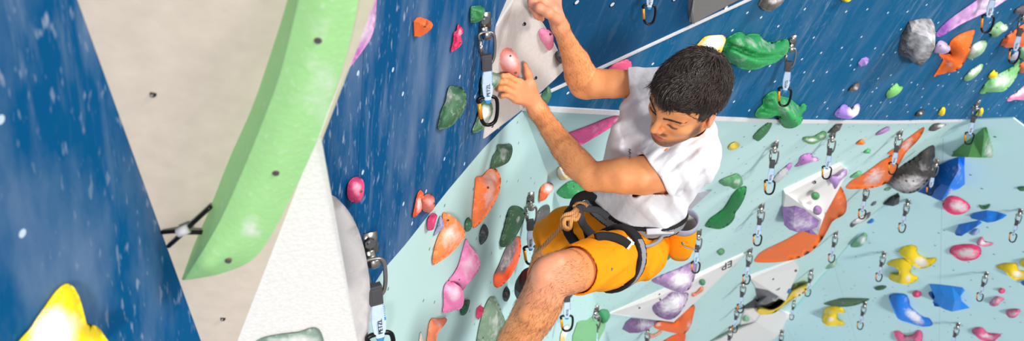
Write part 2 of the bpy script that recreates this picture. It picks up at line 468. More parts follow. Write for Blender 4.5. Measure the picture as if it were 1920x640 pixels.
# hand volume bridging the corner
HV = Plane.from3([(926, 118, 2.735), (1063, 128, 2.95), (992, 0, 2.72)])
_hv = [(908, 262), (926, 118), (932, 48), (964, -2), (968, -60), (1000, -60), (992, 0), (1034, 66), (1063, 128), (1042, 149), (975, 211)]
hv = volume('wall_volume', 'pale grey plywood volume the climber is gripping', L,
            [(x, y, max(.004, (1-L.d(x, y)/HV.d(x, y))/L.N)) for x, y in _hv], [tuple(range(11))],
            [plain('pale_grey_paint', (206, 200, 196), .7, 0, .25, .2, 120)], [0], list(range(11)))
nut_holes(hv, HV, [(942, 75, 0), (1004, 146, 0), (922, 236, 0), (983, 45, 0), (1031, 165, -.0)][:4], .0055)
GRP_V = 'plywood volumes bolted to the walls'
volume('wall_volume', 'dark grey volume against the white strip above the shaded blue panel', B2,
       [(1294, 40, .005), (1297, 27, .02), (1306, -50, .03), (1440, -50, .03), (1406, -12, .02), (1300, 43, .012)],
       [(0, 1, 5), (1, 2, 4, 5), (2, 3, 4)], [M_grey_vol], [0]*3, [0, 1, 2, 3, 4, 5])
volume('wall_volume', 'flat grey triangular volume half hidden behind the climber\'s back', T,
       [(1270, 405, .003), (1280, 372, .02), (1302, 363, .02), (1335, 357, .005), (1318, 372, .015), (1292, 396, .015)],
       [(0, 1, 5), (1, 2, 4, 5), (2, 3, 4)], [plain('pale_grey_board', (190, 190, 196), .6)], [0]*3, [0, 1, 2, 3, 4, 5])
ep = volume('wall_volume', 'long thin white triangular volume with dark letters near its tip', T,
       [(1143, 588, .006), (1396, 478, .02), (1325, 546, .03), (1263, 604, .035), (1230, 560, .04)],
       [(0, 1, 4), (1, 2, 4), (2, 3, 4), (3, 0, 4)], [M_white_vol], [0]*4, [0, 1, 2, 3])
WVV = [(1473, 363, .03), (1577, 310, .02), (1590, 322, .02), (1548, 400, .07), (1533, 440, .13), (1470, 391, .02), (1541, 412, .17)]
wv = volume('wall_volume', 'white angular volume above the long orange hold, green knob on its face', T, WVV,
            [(0, 1, 2, 3, 6), (0, 6, 4, 5), (6, 3, 4)], [M_white_vol], [0]*3, [0, 1, 2, 3, 4, 5])
MVV = [(1407, 522, .03), (1489, 490, .02), (1498, 503, .03), (1473, 565, .12), (1419, 542, .02), (1468, 560, .13)]
mv = volume('wall_volume', 'white block volume above the yellow curved hold', T, MVV,
            [(0, 1, 2, 3, 5), (0, 5, 3, 4)], [M_white_vol], [0]*2, [0, 1, 2, 3, 4])
BVV = [(1306, 655, .01), (1388, 611, .02), (1397, 583, .03), (1422, 577, .03), (1466, 585, .03), (1540, 610, .02), (1606, 655, .01), (1418, 604, .10), (1445, 622, .11), (1460, 655, .10)]
bv_ = volume('wall_volume', 'broad faceted white volume at the bottom edge below the yellow curved hold', T, BVV,
       [(0, 1, 7), (1, 2, 7), (2, 3, 7), (3, 4, 8, 7), (4, 5, 8), (5, 6, 9, 8), (0, 7, 8, 9)], [M_white_vol], [0]*7, [0, 1, 2, 3, 4, 5, 6, 9])
def plane_of(pl, tri): return Plane.from3([(x, y, (1-h*pl.N)/pl.d(x, y)) for x, y, h in tri])
WV1 = plane_of(T, [WVV[0], WVV[1], WVV[6]])
WV2 = plane_of(T, [WVV[0], WVV[6], WVV[5]])
EP0 = plane_of(T, [(1143, 588, .006), (1396, 478, .02), (1230, 560, .04)])
EP1 = plane_of(T, [(1396, 478, .02), (1325, 546, .03), (1230, 560, .04)])
MV1 = plane_of(T, [MVV[0], MVV[1], MVV[3]])
BV1 = plane_of(T, [BVV[4], BVV[5], BVV[8]])
nut_holes(wv, WV1, [(1527, 342, 0)], .012); nut_holes(mv, MV1, [(1449, 523, 0), (1492, 508, 0)], .014)
nut_holes(ep, EP0, [(1199, 578, 0), (1236, 552, 0), (1238, 562, 0)], .008)
def letters(name, text, pl, px, py, ang, size, mat, parent, ext=.001):
    """flat lettering lying on a plane; ang = picture angle of the reading direction"""
    c = bpy.data.curves.new(name, 'FONT'); c.body = text; c.size = 1; c.align_x = 'CENTER'; c.align_y = 'CENTER'; c.extrude = .002
    tmp = bpy.data.objects.new(name, c); C.objects.link(tmp)
    dg = bpy.context.evaluated_depsgraph_get(); me = bpy.data.meshes.new_from_object(tmp.evaluated_get(dg)); bpy.data.objects.remove(tmp)
    P0 = pl.at(px, py); a = math.radians(ang); P1 = pl.at(px+8*math.cos(a), py+8*math.sin(a))
    X = (P1-P0).normalized(); Y = pl.n.cross(X).normalized()
    V = [P0+X*(v.co.x*size)+Y*(v.co.y*size)+pl.n*(.003+v.co.z*.5) for v in me.vertices]
    return obj(name, V, [tuple(p.vertices) for p in me.polygons], mat, parent, P0, False)
letters('lettering', 'EP', EP0, 1363, 497, 155, .105, M_black, ep)
# ------------------------------------------------------------------ holds
ORANGE = (255, 110, 34); PALEOR = (250, 140, 90); PINKR = (226, 50, 100); PINK = (232, 110, 160); GREEN = (36, 120, 62); DKGREEN = (62, 104, 72)
OLIVE = (104, 128, 104); LTGREEN = (118, 190, 112); LIME = (150, 218, 138); YELLOW = (255, 220, 12); BLUE = (16, 112, 216); LILAC = (176, 140, 214)
PURPLE = (136, 96, 160); GREYD = (70, 68, 70); GREYM = (150, 146, 146); DARK = (44, 42, 44); BROWN = (92, 82, 78); CREAM = (236, 228, 214); CORAL = (244, 150, 130)
CH = 'climbing hold'
GL = 'climbing holds on the left wall'; GR = 'climbing holds on the blue right wall'; GM = 'climbing holds on the mint wall'
def HL(n, lab, pts, col, **k): return hold(n, lab, L, pts, col, group=GL, **k)
# foreground
HL('climbing_hold', 'blurred yellow hold with white chalky middle in the near bottom corner', [(36, 662), (60, 612), (85, 575), (105, 547), (123, 533), (137, 538), (148, 556), (158, 590), (164, 609), (180, 612), (193, 626), (198, 662)], YELLOW, hk=.35, chalk=[(96, 632, 46, 60, 20, 1.1)], dome=.25)
hold('climbing_hold', 'purple-pink chalky hold behind the long green hold', L, [(662, -25), (703, -25), (706, 10), (703, 45), (695, 73), (668, 112), (645, 140), (628, 160), (640, 120), (655, 70)], (196, 120, 190), hk=.5, chalk=[(682, 40, 26, 62, 15, .6)], bolts=[(686, 40, 5)], group=GL)
hold('macro_hold', 'large smooth grey-white crescent hold behind the white facet', L, [(600, 330), (618, 362), (632, 372), (655, 398), (672, 432), (686, 480), (694, 540), (693, 600), (678, 668), (630, 668), (625, 560), (612, 450)], (206, 201, 200), hk=.45, dome=.12, group=GL)
hold('climbing_hold', 'pale grey-green chalked hold at the bottom of the white facet', WHI, [(470, 668), (482, 640), (520, 629), (560, 624), (585, 616), (600, 622), (608, 645), (610, 668)], (130, 150, 136), hk=.3, dome=.12, chalk=[(550, 640, 60, 14, 0, .55)], group=GL)
# long green slab hold on the beige facet: dark side and broad flat face
def green_slab():
    pl = BEI
    top = [(668, -60), (672, 0), (648, 110), (612, 215), (590, 275), (548, 365), (505, 448), (470, 490), (420, 512), (380, 521), (344, 526)]
    ridge = [(572, -60), (560, 0), (528, 130), (500, 210), (462, 305), (420, 400), (390, 455), (362, 500), (344, 526)]
    side = [(546, -60), (538, 0), (500, 120), (470, 205), (430, 295), (392, 392), (366, 452), (350, 496), (340, 524)]
    def res(p, n):
        q = spline([(x, y, 0) for x, y in p], 8); return [q[int(i*(len(q)-1)/(n-1))] for i in range(n)]
    n = 40; A, B, S = res(top, n), res(ridge, n), res(side, n)
    V = []; F = []
    cols = 9
    for i in range(n):
        fade = min(1, (n-1-i)/6)
        for j in range(cols):
            t = j/(cols-1); x = B[i].x+(A[i].x-B[i].x)*t; y = B[i].y+(A[i].y-B[i].y)*t
            V.append(pl.at(x, y, (.052+.012*math.sin(PI*t)-.006*t)*(.25+.75*fade)))
    r0 = len(V)
    for i in range(n): V.append(pl.at(S[i].x, S[i].y, -.002))
    r1 = len(V)
    for i in range(n): V.append(pl.drop(V[i*cols+cols-1], -.004))
    for i in range(n-1):
        for j in range(cols-1): F.append((i*cols+j, i*cols+j+1, (i+1)*cols+j+1, (i+1)*cols+j))
        F.append((r0+i, i*cols, (i+1)*cols, r0+i+1)); F.append((i*cols+cols-1, r1+i, r1+i+1, (i+1)*cols+cols-1)); F.append((r1+i, r0+i, r0+i+1, r1+i+1))
    F.append(tuple(range(cols))+(r1, r0)); F.append(tuple((n-1)*cols+j for j in range(cols-1, -1, -1))+(r0+n-1, r1+n-1))
    G2 = [(project(v)[0], project(v)[1]) for v in V]
    ch = [max(.5*max(0, 1.3-math.hypot((x-470)/28, (y-428)/26)), .28*max(0, 1.3-math.hypot((x-600)/60, (y-150)/120))) for x, y in G2]
    o = obj('macro_hold', V, F, [hold_mat((168, 224, 150), .7)], None, V[r0+n//2], True, None, {'chalk': ch})
    bm = bmesh.new(); bm.from_mesh(o.data); bmesh.ops.recalc_face_normals(bm, faces=bm.faces); bm.to_mesh(o.data); bm.free()
    o.data.set_sharp_from_angle(angle=math.radians(38))
    tag(o, 'long light green slab hold slanting across the beige volume', 'climbing hold', GL)
    for x, y in ((596, 73), (517, 322), (428, 487)):
        p = pl.at(x, y, .058); ax = pl.n
        mb = MB(); mb.tube([p-ax*.01, p+ax*.0035], .0045, 12, 0); mb.tube([p-ax*.01, p+ax*.0045], .0034, 6, 1); mb.build('bolt', [M_recess, M_bolt], o, p, False)
green_slab()
# cord loop on the beige facet
mb = MB()
for pts in ([(304, 436, .004), (330, 434, .012), (352, 436, .014), (385, 436, .01)], [(316, 462, .004), (334, 446, .014), (356, 424, .016), (395, 388, .012)]):
    mb.tube(spline([BEI.at(*p) for p in pts], 6), .0032, 8, 0)
mb.tube([BEI.at(334, 437, .02), BEI.at(353, 429, .02)], .0065, 10, 1)
tag(mb.build('cord_loop', [M_black, plain('white_tape', (215, 212, 216), .6)], None, BEI.at(345, 436)), 'thin black cord loop with white tape behind the long green hold', 'cord')
# left wall, blue part
HL('climbing_hold', 'small orange hold high on the blue left wall', [(777, 68), (776, 40), (781, 34), (788, 32), (800, 36), (809, 41), (812, 47), (809, 54), (800, 62), (788, 69)], (250, 112, 52), sm=False, peaks=[(797, 50, .10), (803, 46, .1), (785, 42, .07)], bolts=[(800, 54, 3)])
HL('climbing_hold', 'slim pink-red hold between the orange one and the green block', [(860, 45), (864, 50), (868, 55), (868, 62), (864, 67), (867, 78), (863, 86), (855, 93), (846, 97), (847, 88), (850, 76), (851, 62), (856, 57), (858, 48)], PINKR, bolts=[(864, 80, 3)], chalk=[(862, 60, 5, 10, 0, .4)])
HL('climbing_hold', 'small green block hold beside the top of the near quickdraw', [(882, 40), (883, 14), (890, 11), (903, 11), (909, 17), (908, 27), (905, 35), (897, 41), (886, 43)], (64, 140, 84), dome=.3, crease=[([(892, 24), (897, 30)], 5, .5)])
HL('climbing_hold', 'dark green almond hold with chalky left edge on the blue left wall', [(821, 242), (823, 228), (828, 207), (836, 188), (842, 163), (855, 162), (866, 165), (873, 173), (875, 186), (873, 200), (867, 213), (857, 226), (846, 237), (832, 242)], DKGREEN, chalk=[(838, 185, 8, 24, 20, .4), (860, 200, 14, 26, 20, .22)], dome=.42)
HL('climbing_hold', 'round green hold directly behind the near quickdraw\'s sling', [(901, 180), (902, 150), (906, 141), (915, 136), (932, 136), (939, 142), (938, 152), (930, 162), (922, 167), (912, 181), (904, 187)], (96, 136, 104), chalk=[(925, 150, 14, 12, 0, .45)])
HL('climbing_hold', 'pointed green hold below the near quickdraw\'s carabiner', [(887, 250), (886, 243), (892, 228), (899, 205), (905, 190), (918, 190), (924, 200), (923, 215), (917, 228), (907, 241), (895, 248)], (78, 112, 82), chalk=[(908, 215, 12, 20, 20, .75)])
HL('climbing_hold', 'pink pill shaped hold left of the orange pair', [(653, 345), (660, 335), (670, 332), (679, 336), (683, 346), (682, 362), (678, 375), (669, 381), (658, 378), (652, 370), (651, 358)], (228, 74, 124), bolts=[(677, 358, 4)], chalk=[(668, 352, 10, 18, 0, .3)])
HL('climbing_hold', 'slim orange chalky hold touching a rounder orange hold', [(774, 405), (777, 390), (781, 370), (787, 357), (793, 361), (794, 368), (790, 375), (791, 393), (784, 402), (777, 408)], (244, 96, 50), chalk=[(785, 385, 6, 16, 10, .6)])
HL('climbing_hold', 'round salmon hold beside a slim orange hold', [(791, 390), (791, 374), (797, 366), (805, 364), (813, 369), (815, 380), (813, 393), (804, 400), (795, 397)], (226, 118, 96), bolts=[(812, 382, 3)], chalk=[(803, 380, 10, 14, 0, .3)])
# left wall, mint part
HL('climbing_hold', 'small pink-red bar hold on the edge of the mint paint', [(802, 411), (808, 402), (815, 400), (820, 405), (818, 413), (816, 421), (813, 430), (805, 433), (801, 428)], (224, 66, 114))
HL('climbing_hold', 'thin lavender fin hold left of an orange hold', [(814, 442), (820, 425), (826, 405), (832, 420), (831, 428), (822, 437)], (146, 146, 180))
HL('climbing_hold', 'orange wedge hold next to the lavender fin', [(832, 399), (845, 404), (858, 414), (868, 427), (872, 437), (870, 447), (858, 463), (840, 481), (820, 494), (813, 496), (811, 488), (815, 465), (823, 441), (831, 425), (830, 412)], (252, 132, 72), bolts=[(841, 413, 3.5)], chalk=[(848, 440, 20, 34, 30, .45)], dome=.3)
HL('climbing_hold', 'tiny green hold between the two big orange holds', [(873, 434), (872, 420), (875, 412), (880, 409), (885, 417), (884, 428), (879, 434)], (64, 116, 78))
HL('climbing_hold', 'largest orange shield hold with grey scuffed top on the mint left wall', [(893, 333), (905, 330), (914, 320), (922, 316), (932, 319), (939, 334), (938, 352), (934, 368), (925, 385), (912, 405), (900, 420), (889, 428), (885, 422), (886, 400), (889, 370), (891, 348)], (252, 126, 66), bolts=[(913, 354, 3.5)], chalk=[(918, 336, 22, 22, 20, .55), (918, 366, 16, 30, 20, .4)], crease=[([(908, 333), (938, 344)], 5, .35)], dome=.28)
HL('climbing_hold', 'crumpled green hold above the largest orange shield hold', [(921, 317), (922, 303), (925, 292), (932, 282), (933, 272), (945, 271), (957, 270), (961, 277), (960, 290), (954, 303), (946, 309), (934, 314)], (66, 98, 72), rough=.28, chalk=[(945, 290, 10, 14, 0, .35)], crease=[([(934, 300), (948, 285)], 3, .4)])
HL('climbing_hold', 'small black oval hold below the two big orange holds', [(901, 459), (899, 445), (902, 431), (908, 421), (914, 427), (916, 437), (913, 448), (907, 456)], (58, 62, 66), dome=.15)
HL('climbing_hold', 'dark green rounded bar hold above an orange and grey hold', [(938, 461), (940, 445), (946, 425), (952, 400), (958, 388), (968, 386), (978, 390), (984, 398), (983, 412), (975, 430), (965, 448), (954, 461), (944, 464)], (44, 78, 52), chalk=[(972, 410, 5, 9, 20, .4)], dome=.42)
HL('climbing_hold', 'grey and orange two-tone hold below the dark green bar', [(926, 525), (928, 514), (937, 495), (947, 470), (958, 452), (972, 443), (976, 452), (977, 468), (972, 490), (960, 515), (946, 532), (934, 540), (927, 536)], (104, 90, 92), zone=[(920, 514), (945, 514), (962, 490), (970, 466), (971, 440), (990, 440), (990, 560), (915, 560)], col2=(244, 92, 44), chalk=[(950, 485, 10, 30, 25, .4)], dome=.3)
HL('climbing_hold', 'pink twisted hold with pointed top on the mint left wall', [(874, 449), (881, 461), (894, 477), (900, 490), (899, 504), (890, 518), (877, 533), (867, 545), (856, 539), (842, 527), (851, 514), (860, 497), (867, 472)], (238, 138, 188), chalk=[(880, 495, 18, 34, 25, .4)], bolts=[(862, 523, 2)], dome=.22)
HL('climbing_hold', 'pale pink hold with grey notch below the twisted pink hold', [(832, 544), (836, 532), (843, 527), (855, 533), (865, 541), (870, 556), (869, 571), (863, 580), (851, 583), (831, 587), (832, 571)], (236, 128, 180), chalk=[(850, 548, 18, 18, 0, .6)], crease=[([(836, 560), (843, 574)], 4, .5)], dome=.3)
HL('climbing_hold', 'tiny dark green hold right of the pale pink hold', [(864, 589), (865, 571), (870, 566), (881, 563), (879, 577), (875, 587), (869, 592)], (40, 92, 60), rough=.2)
HL('climbing_hold', 'salmon horn hold cut by the bottom edge', [(800, 662), (803, 619), (808, 600), (817, 598), (829, 598), (836, 597), (838, 602), (831, 613), (820, 628), (816, 662)], (250, 140, 100), chalk=[(822, 606, 10, 8, 0, .4)])
HL('climbing_hold', 'pale peach sliver hold left of the salmon horn', [(784, 662), (786, 640), (789, 624), (793, 640), (794, 662)], (232, 214, 204))
HL('climbing_hold', 'grey-green pointed fin hold beside the climber\'s shin', [(892, 662), (894, 640), (898, 616), (906, 585), (916, 562), (924, 557), (932, 564), (941, 585), (949, 607), (952, 630), (950, 662)], (112, 136, 114), chalk=[(928, 610, 14, 40, 10, .3)], crease=[([(924, 570), (926, 640)], 5, .15)], bolts=[(905, 634, 2.5)], dome=.3)
HL('climbing_hold', 'small crimson faceted hold left of the grey-green fin', [(893, 592), (894, 580), (901, 573), (907, 577), (907, 586), (903, 592), (898, 600), (894, 597)], (222, 58, 104), sm=False, peaks=[(900, 585, .1)])
HL('climbing_hold', 'small black ribbed hold above the grey-green fin', [(943, 558), (944, 549), (947, 542), (951, 538), (956, 546), (956, 556), (951, 565), (946, 565)], (46, 44, 44), crease=[([(945, 553), (954, 551)], 2, .4)])
HL('climbing_hold', 'small orange and pale pink lobed hold in the mint corner', [(1011, 377), (1012, 362), (1014, 353), (1020, 346), (1029, 343), (1036, 345), (1038, 351), (1035, 359), (1030, 364), (1026, 370), (1021, 376), (1014, 378)], (250, 118, 66), chalk=[(1028, 353, 11, 10, 0, .85)], crease=[([(1019, 352), (1024, 361), (1032, 361)], 2, .5), ([(1026, 360), (1032, 347)], 2, .4)])
HL('climbing_hold', 'dark grey smooth hold behind the rope draw in the mint corner', [(1003, 424), (1004, 412), (1007, 403), (1013, 391), (1022, 385), (1030, 386), (1031, 400), (1024, 410), (1012, 422)], (84, 84, 86), dome=.2)
HL('climbing_hold', 'white and yellow hold below the draw under the bent knee', [(1049, 662), (1050, 640), (1052, 626), (1057, 615), (1064, 610), (1068, 613), (1063, 627), (1057, 645), (1054, 662)], (240, 204, 120), chalk=[(1061, 620, 8, 16, 20, 1.0)])
HL('climbing_hold', 'broad light green faceted hold low in the mint corner', [(1072, 662), (1074, 630), (1083, 605), (1090, 602), (1102, 601), (1109, 595), (1114, 601), (1136, 607), (1134, 618), (1126, 632), (1112, 662)], (126, 190, 132), hk=.3, sm=False, peaks=[(1105, 608, .03), (1100, 640, .05)])
def HB(n, lab, pts, col, **k): return hold(n, lab, k.pop('pl', B), pts, col, group=GR, **k)
def HT(n, lab, pts, col, **k): return hold(n, lab, k.pop('pl', T), pts, col, group=GM, **k)
h = 'climbing_hold'
# on the hand volume
hold(h, 'salmon oval hold held by the climber\'s left hand', HV, oval(955, 119, 19, 31, -16, 14), (240, 136, 122), hk=.5, dome=.3, chalk=[(953, 112, 20, 26, 0, .55)], bolts=[(957, 107, 3), (967, 135, 4.5)], group=GL)
hold(h, 'flat pink pointed hold on the pale grey volume', HV, [(1011, 62), (1013, 55), (1022, 53), (1030, 57), (1037, 66), (1038, 78), (1037, 88), (1030, 95), (1022, 86), (1014, 74)], (236, 130, 168), hk=.35, dome=.2, bolts=[(1031, 65, 4)], chalk=[(1024, 70, 10, 14, 0, .35)], group=GL)
hold(h, 'small dark grey round hold on the edge of the pale grey volume', HV, [(1042, 104), (1045, 96), (1052, 96), (1058, 102), (1060, 110), (1056, 119), (1050, 118), (1044, 111)], (88, 88, 104), hk=.4, chalk=[(1050, 103, 7, 6, 0, .4)], group=GL)
# blue right wall
HB(h, 'green hold peeking under the pale grey volume at the corner', [(1008, 186), (1018, 174), (1028, 162), (1033, 170), (1033, 182), (1025, 195), (1015, 193)], (76, 122, 92))
HB(h, 'pink rounded hold under the white edge strip by the far shoulder', [(1138, 134), (1150, 121), (1165, 114), (1177, 111), (1184, 118), (1184, 126), (1181, 136), (1160, 140)], (240, 92, 138), hk=.3, dome=.2)
HB(h, 'yellow hold with chalky white middle above the climber\'s hair', [(1294, 101), (1308, 83), (1322, 69), (1340, 66), (1355, 66), (1361, 73), (1357, 87), (1350, 102), (1340, 109), (1325, 112), (1308, 110)], (250, 196, 24), chalk=[(1338, 80, 26, 15, -30, 1.1)], bolts=[(1346, 95, 2.5)], hk=.45, dome=.2)
HB(h, 'large green lip shaped hold right of the climber\'s head', [(1360, 75), (1370, 67), (1384, 60), (1393, 62), (1398, 65), (1412, 63), (1425, 65), (1431, 74), (1447, 79), (1462, 76), (1475, 73), (1480, 82), (1479, 95), (1468, 107), (1455, 117), (1437, 123), (1420, 130), (1400, 131), (1380, 125), (1365, 115), (1357, 105), (1356, 92)], (44, 152, 84), crease=[([(1364, 84), (1382, 90), (1400, 99), (1418, 105), (1440, 107), (1466, 104)], 4.5, 1.5), ([(1392, 66), (1396, 85)], 5, .25), ([(1430, 78), (1428, 95)], 6, .2)], chalk=[(1415, 80, 50, 14, 10, .3), (1385, 112, 16, 12, 0, .35)], dome=.55, rough=.05, bolts=[(1427, 107, 2.5)], res=1.6)
HB(h, 'grey-brown rock hold cut by the top edge', [(1422, 10), (1426, 0), (1432, -12), (1474, -12), (1466, 7), (1455, 15), (1445, 21), (1434, 19)], (110, 100, 96), rough=.2, chalk=[(1452, 2, 16, 7, -20, .6)], dome=.4)
HB(h, 'tiny yellow hold at the top edge of the blue wall', [(1576, -8), (1597, -8), (1595, 1), (1587, 4), (1579, 2)], YELLOW)
HB(h, 'small lilac hold alone in the middle of the blue wall', [(1609, 124), (1609, 118), (1615, 110), (1624, 107), (1629, 110), (1628, 117), (1624, 122), (1615, 125)], (176, 138, 216), sm=False, peaks=[(1621, 113, .08)])
HB('climbing_hold', 'large grey rock hold with chalky ridged faces', [(1684, 94), (1690, 67), (1705, 40), (1728, 35), (1746, 36), (1752, 46), (1754, 65), (1753, 88), (1743, 108), (1727, 124), (1716, 121), (1707, 112), (1688, 105)], (84, 80, 80), hk=.75, sm=False, peaks=[(1710, 60, .14), (1719, 112, .18), (1700, 80, .06), (1740, 70, .10), (1697, 97, .08)], chalk=[(1732, 75, 30, 50, 0, .85), (1700, 85, 18, 22, 20, .3)], bolts=[(1714, 48, 2.5), (1697, 91, 3)])
HB('climbing_hold', 'long lavender banana hold with darker purple tip', [(1755, 66), (1760, 56), (1775, 41), (1793, 27), (1815, 12), (1832, 0), (1848, -12), (1902, -12), (1885, 1), (1860, 17), (1830, 32), (1805, 44), (1785, 56), (1767, 67), (1759, 69)], (206, 158, 212), zone=[(1740, 80), (1740, 30), (1784, 30), (1780, 60), (1784, 80)], col2=(158, 92, 188), chalk=[(1860, 3, 40, 14, -30, .8), (1800, 38, 18, 10, -30, .2)], hk=.4, dome=.5, bolts=[(1773, 46, 2)])
HB(h, 'round lilac knob between the grey rock and the orange swoop', [(1751, 98), (1755, 83), (1763, 76), (1772, 79), (1781, 87), (1781, 95), (1771, 101), (1758, 100)], (196, 168, 208), chalk=[(1768, 88, 12, 11, 0, .5)], bolts=[(1763, 85, 2)])
HB(h, 'large orange swooping hold on the blue wall', [(1826, 56), (1827, 62), (1822, 78), (1819, 93), (1812, 110), (1805, 122), (1795, 132), (1780, 136), (1763, 140), (1751, 144), (1755, 136), (1764, 121), (1768, 111), (1761, 104), (1763, 100), (1773, 102), (1782, 99), (1780, 83), (1788, 72), (1805, 62)], (255, 112, 24), chalk=[(1776, 118, 10, 14, -30, .35)], crease=[([(1772, 112), (1782, 124)], 5, .3)], dome=.3, hk=.6)
HB(h, 'pale green crescent hold right of the orange swoop', [(1814, 110), (1815, 100), (1822, 86), (1837, 77), (1847, 76), (1851, 80), (1847, 93), (1838, 103), (1825, 110)], (152, 190, 150), chalk=[(1832, 90, 17, 9, -45, .8)])
HB(h, 'light green fish shaped hold near the far top edge', [(1852, 60), (1860, 50), (1875, 40), (1882, 45), (1889, 46), (1889, 55), (1880, 61), (1868, 70), (1857, 70), (1860, 64)], (140, 186, 136), chalk=[(1882, 52, 8, 8, 0, .8)], bolts=[(1869, 51, 2)])
HB(h, 'pale green and white crescent hold below the orange swoop', [(1808, 151), (1809, 144), (1820, 132), (1835, 122), (1842, 120), (1843, 127), (1833, 140), (1822, 149), (1811, 153)], (138, 190, 132), chalk=[(1828, 133, 17, 7, -45, .85)])
HB(h, 'orange hold behind the rightmost blue wall draw', [(1877, 81), (1883, 72), (1897, 61), (1910, 51), (1930, 44), (1930, 84), (1905, 88), (1890, 89), (1879, 87)], (246, 104, 44), dome=.3)
HB(h, 'small yellow split hold on the edge of the green wedge', [(1853, 146), (1855, 139), (1864, 131), (1866, 135), (1871, 136), (1869, 143), (1861, 147)], YELLOW)
HB(h, 'light green wedge hold at the right edge of the blue wall', [(1838, 176), (1843, 164), (1855, 149), (1878, 136), (1900, 124), (1911, 111), (1912, 128), (1905, 146), (1895, 160), (1882, 171), (1860, 173)], (120, 190, 118), chalk=[(1880, 152, 26, 16, -30, .6)], hk=.7, dome=.25)
HB(h, 'orange sliver hold cut by the right edge behind the green wedge', [(1911, 136), (1912, 120), (1930, 114), (1930, 130), (1917, 138)], (246, 110, 50))
HB(h, 'small grey-lilac hold under the rightmost blue wall draw', [(1892, 112), (1897, 103), (1906, 96), (1912, 98), (1910, 107), (1902, 113)], (170, 170, 190))
HB(h, 'green knob hold cut by the right edge', [(1911, 105), (1912, 93), (1918, 88), (1930, 86), (1930, 112), (1918, 112)], (130, 180, 140))
HB(h, 'dark grey hold cut by the right edge near the top', [(1902, 25), (1906, 16), (1930, 6), (1930, 23), (1912, 26)], (92, 88, 90))
HB(h, 'pink and white chalky hold cut by the right edge', [(1888, 188), (1895, 180), (1905, 174), (1920, 161), (1930, 158), (1930, 186), (1905, 187), (1893, 190)], (240, 140, 180), chalk=[(1912, 172, 18, 8, -30, .9)])
HB(h, 'small brown hold above the purple and white hold', [(1591, 172), (1594, 165), (1603, 157), (1612, 155), (1611, 162), (1605, 170)], (104, 88, 82), rough=.2, chalk=[(1605, 166, 5, 4, 0, .7)])
HB(h, 'small light green notched hold right of the small brown hold', [(1662, 180), (1664, 172), (1673, 162), (1682, 156), (1686, 162), (1693, 162), (1690, 170), (1680, 179), (1665, 185)], (132, 204, 116), dome=.25)
HB(h, 'purple hold with a white chalky scoop just above the white trim', [(1565, 216), (1569, 207), (1581, 196), (1589, 198), (1597, 204), (1604, 196), (1611, 195), (1612, 207), (1606, 217), (1593, 223), (1575, 221)], (160, 128, 216), chalk=[(1602, 208, 14, 13, -20, 1.1)], bolts=[(1573, 212, 2)], dome=.4)
HB(h, 'small dark hold between two yellow split holds and the white trim', [(1716, 218), (1719, 211), (1727, 206), (1733, 206), (1731, 214), (1724, 219)], (70, 64, 66), rough=.15, chalk=[(1727, 213, 3, 3, 0, .8)])
HB(h, 'small yellow split hold just above the white trim, left of the two', [(1760, 216), (1760, 211), (1766, 202), (1772, 202), (1772, 210), (1769, 217)], YELLOW)
HB(h, 'small yellow split hold beside the top of the draw over the trim', [(1830, 217), (1831, 212), (1840, 202), (1844, 205), (1843, 213), (1839, 218)], YELLOW)
HB('climbing_hold', 'large green lumpy hold straddling the white trim', [(1416, 212), (1423, 202), (1430, 195), (1431, 185), (1443, 174), (1455, 171), (1465, 180), (1480, 184), (1490, 192), (1498, 198), (1507, 194), (1513, 198), (1511, 206), (1505, 213), (1505, 226), (1498, 235), (1485, 241), (1472, 240), (1465, 234), (1464, 223), (1457, 217), (1443, 222), (1425, 222), (1417, 219)], (48, 158, 86), chalk=[(1478, 205, 26, 18, 20, .3)], crease=[([(1430, 203), (1445, 207), (1462, 208), (1470, 220)], 6, 1.0), ([(1500, 196), (1503, 214)], 4, .5), ([(1441, 188), (1450, 194)], 3, .4)], dome=.6, rough=.06, bolts=[(1489, 224, 2.5), (1444, 190, 2.5)], res=1.5)
# mint right wall
HT(h, 'green leaf hold just below the large lumpy green hold', [(1412, 258), (1414, 254), (1425, 242), (1440, 231), (1446, 229), (1447, 235), (1440, 248), (1430, 259), (1422, 265), (1416, 263)], (72, 130, 84), crease=[([(1420, 255), (1438, 238)], 2.5, .3)])
HT(h, 'green slug shaped hold with chalked middle near the trim', [(1505, 261), (1510, 257), (1525, 256), (1535, 251), (1545, 246), (1550, 251), (1548, 258), (1538, 265), (1525, 271), (1514, 269)], (88, 144, 92), chalk=[(1523, 263, 12, 4, 0, .9), (1540, 256, 6, 4, 0, .5)])
HT(h, 'brown rock hold hanging right below the trim above a draw', [(1551, 250), (1561, 240), (1568, 233), (1580, 232), (1575, 244), (1565, 250)], (92, 84, 82), rough=.2, sm=False)
HT(h, 'small lilac sliver hold under the trim', [(1642, 254), (1645, 249), (1656, 242), (1666, 238), (1668, 244), (1660, 249), (1650, 253)], (172, 132, 188))
HT(h, 'tiny orange hold above the tiny green one', [(1605, 271), (1609, 266), (1615, 262), (1619, 263), (1622, 270), (1615, 272)], (248, 130, 40))
HT(h, 'tiny green hold below the tiny orange one', [(1619, 287), (1624, 282), (1630, 280), (1633, 283), (1629, 288)], (84, 180, 110))
HT(h, 'dark grey hold with chalky end touching the trim', [(1742, 245), (1746, 237), (1755, 232), (1764, 232), (1775, 234), (1763, 241), (1752, 246)], (96, 90, 90), chalk=[(1766, 235, 9, 4, -20, .9)])
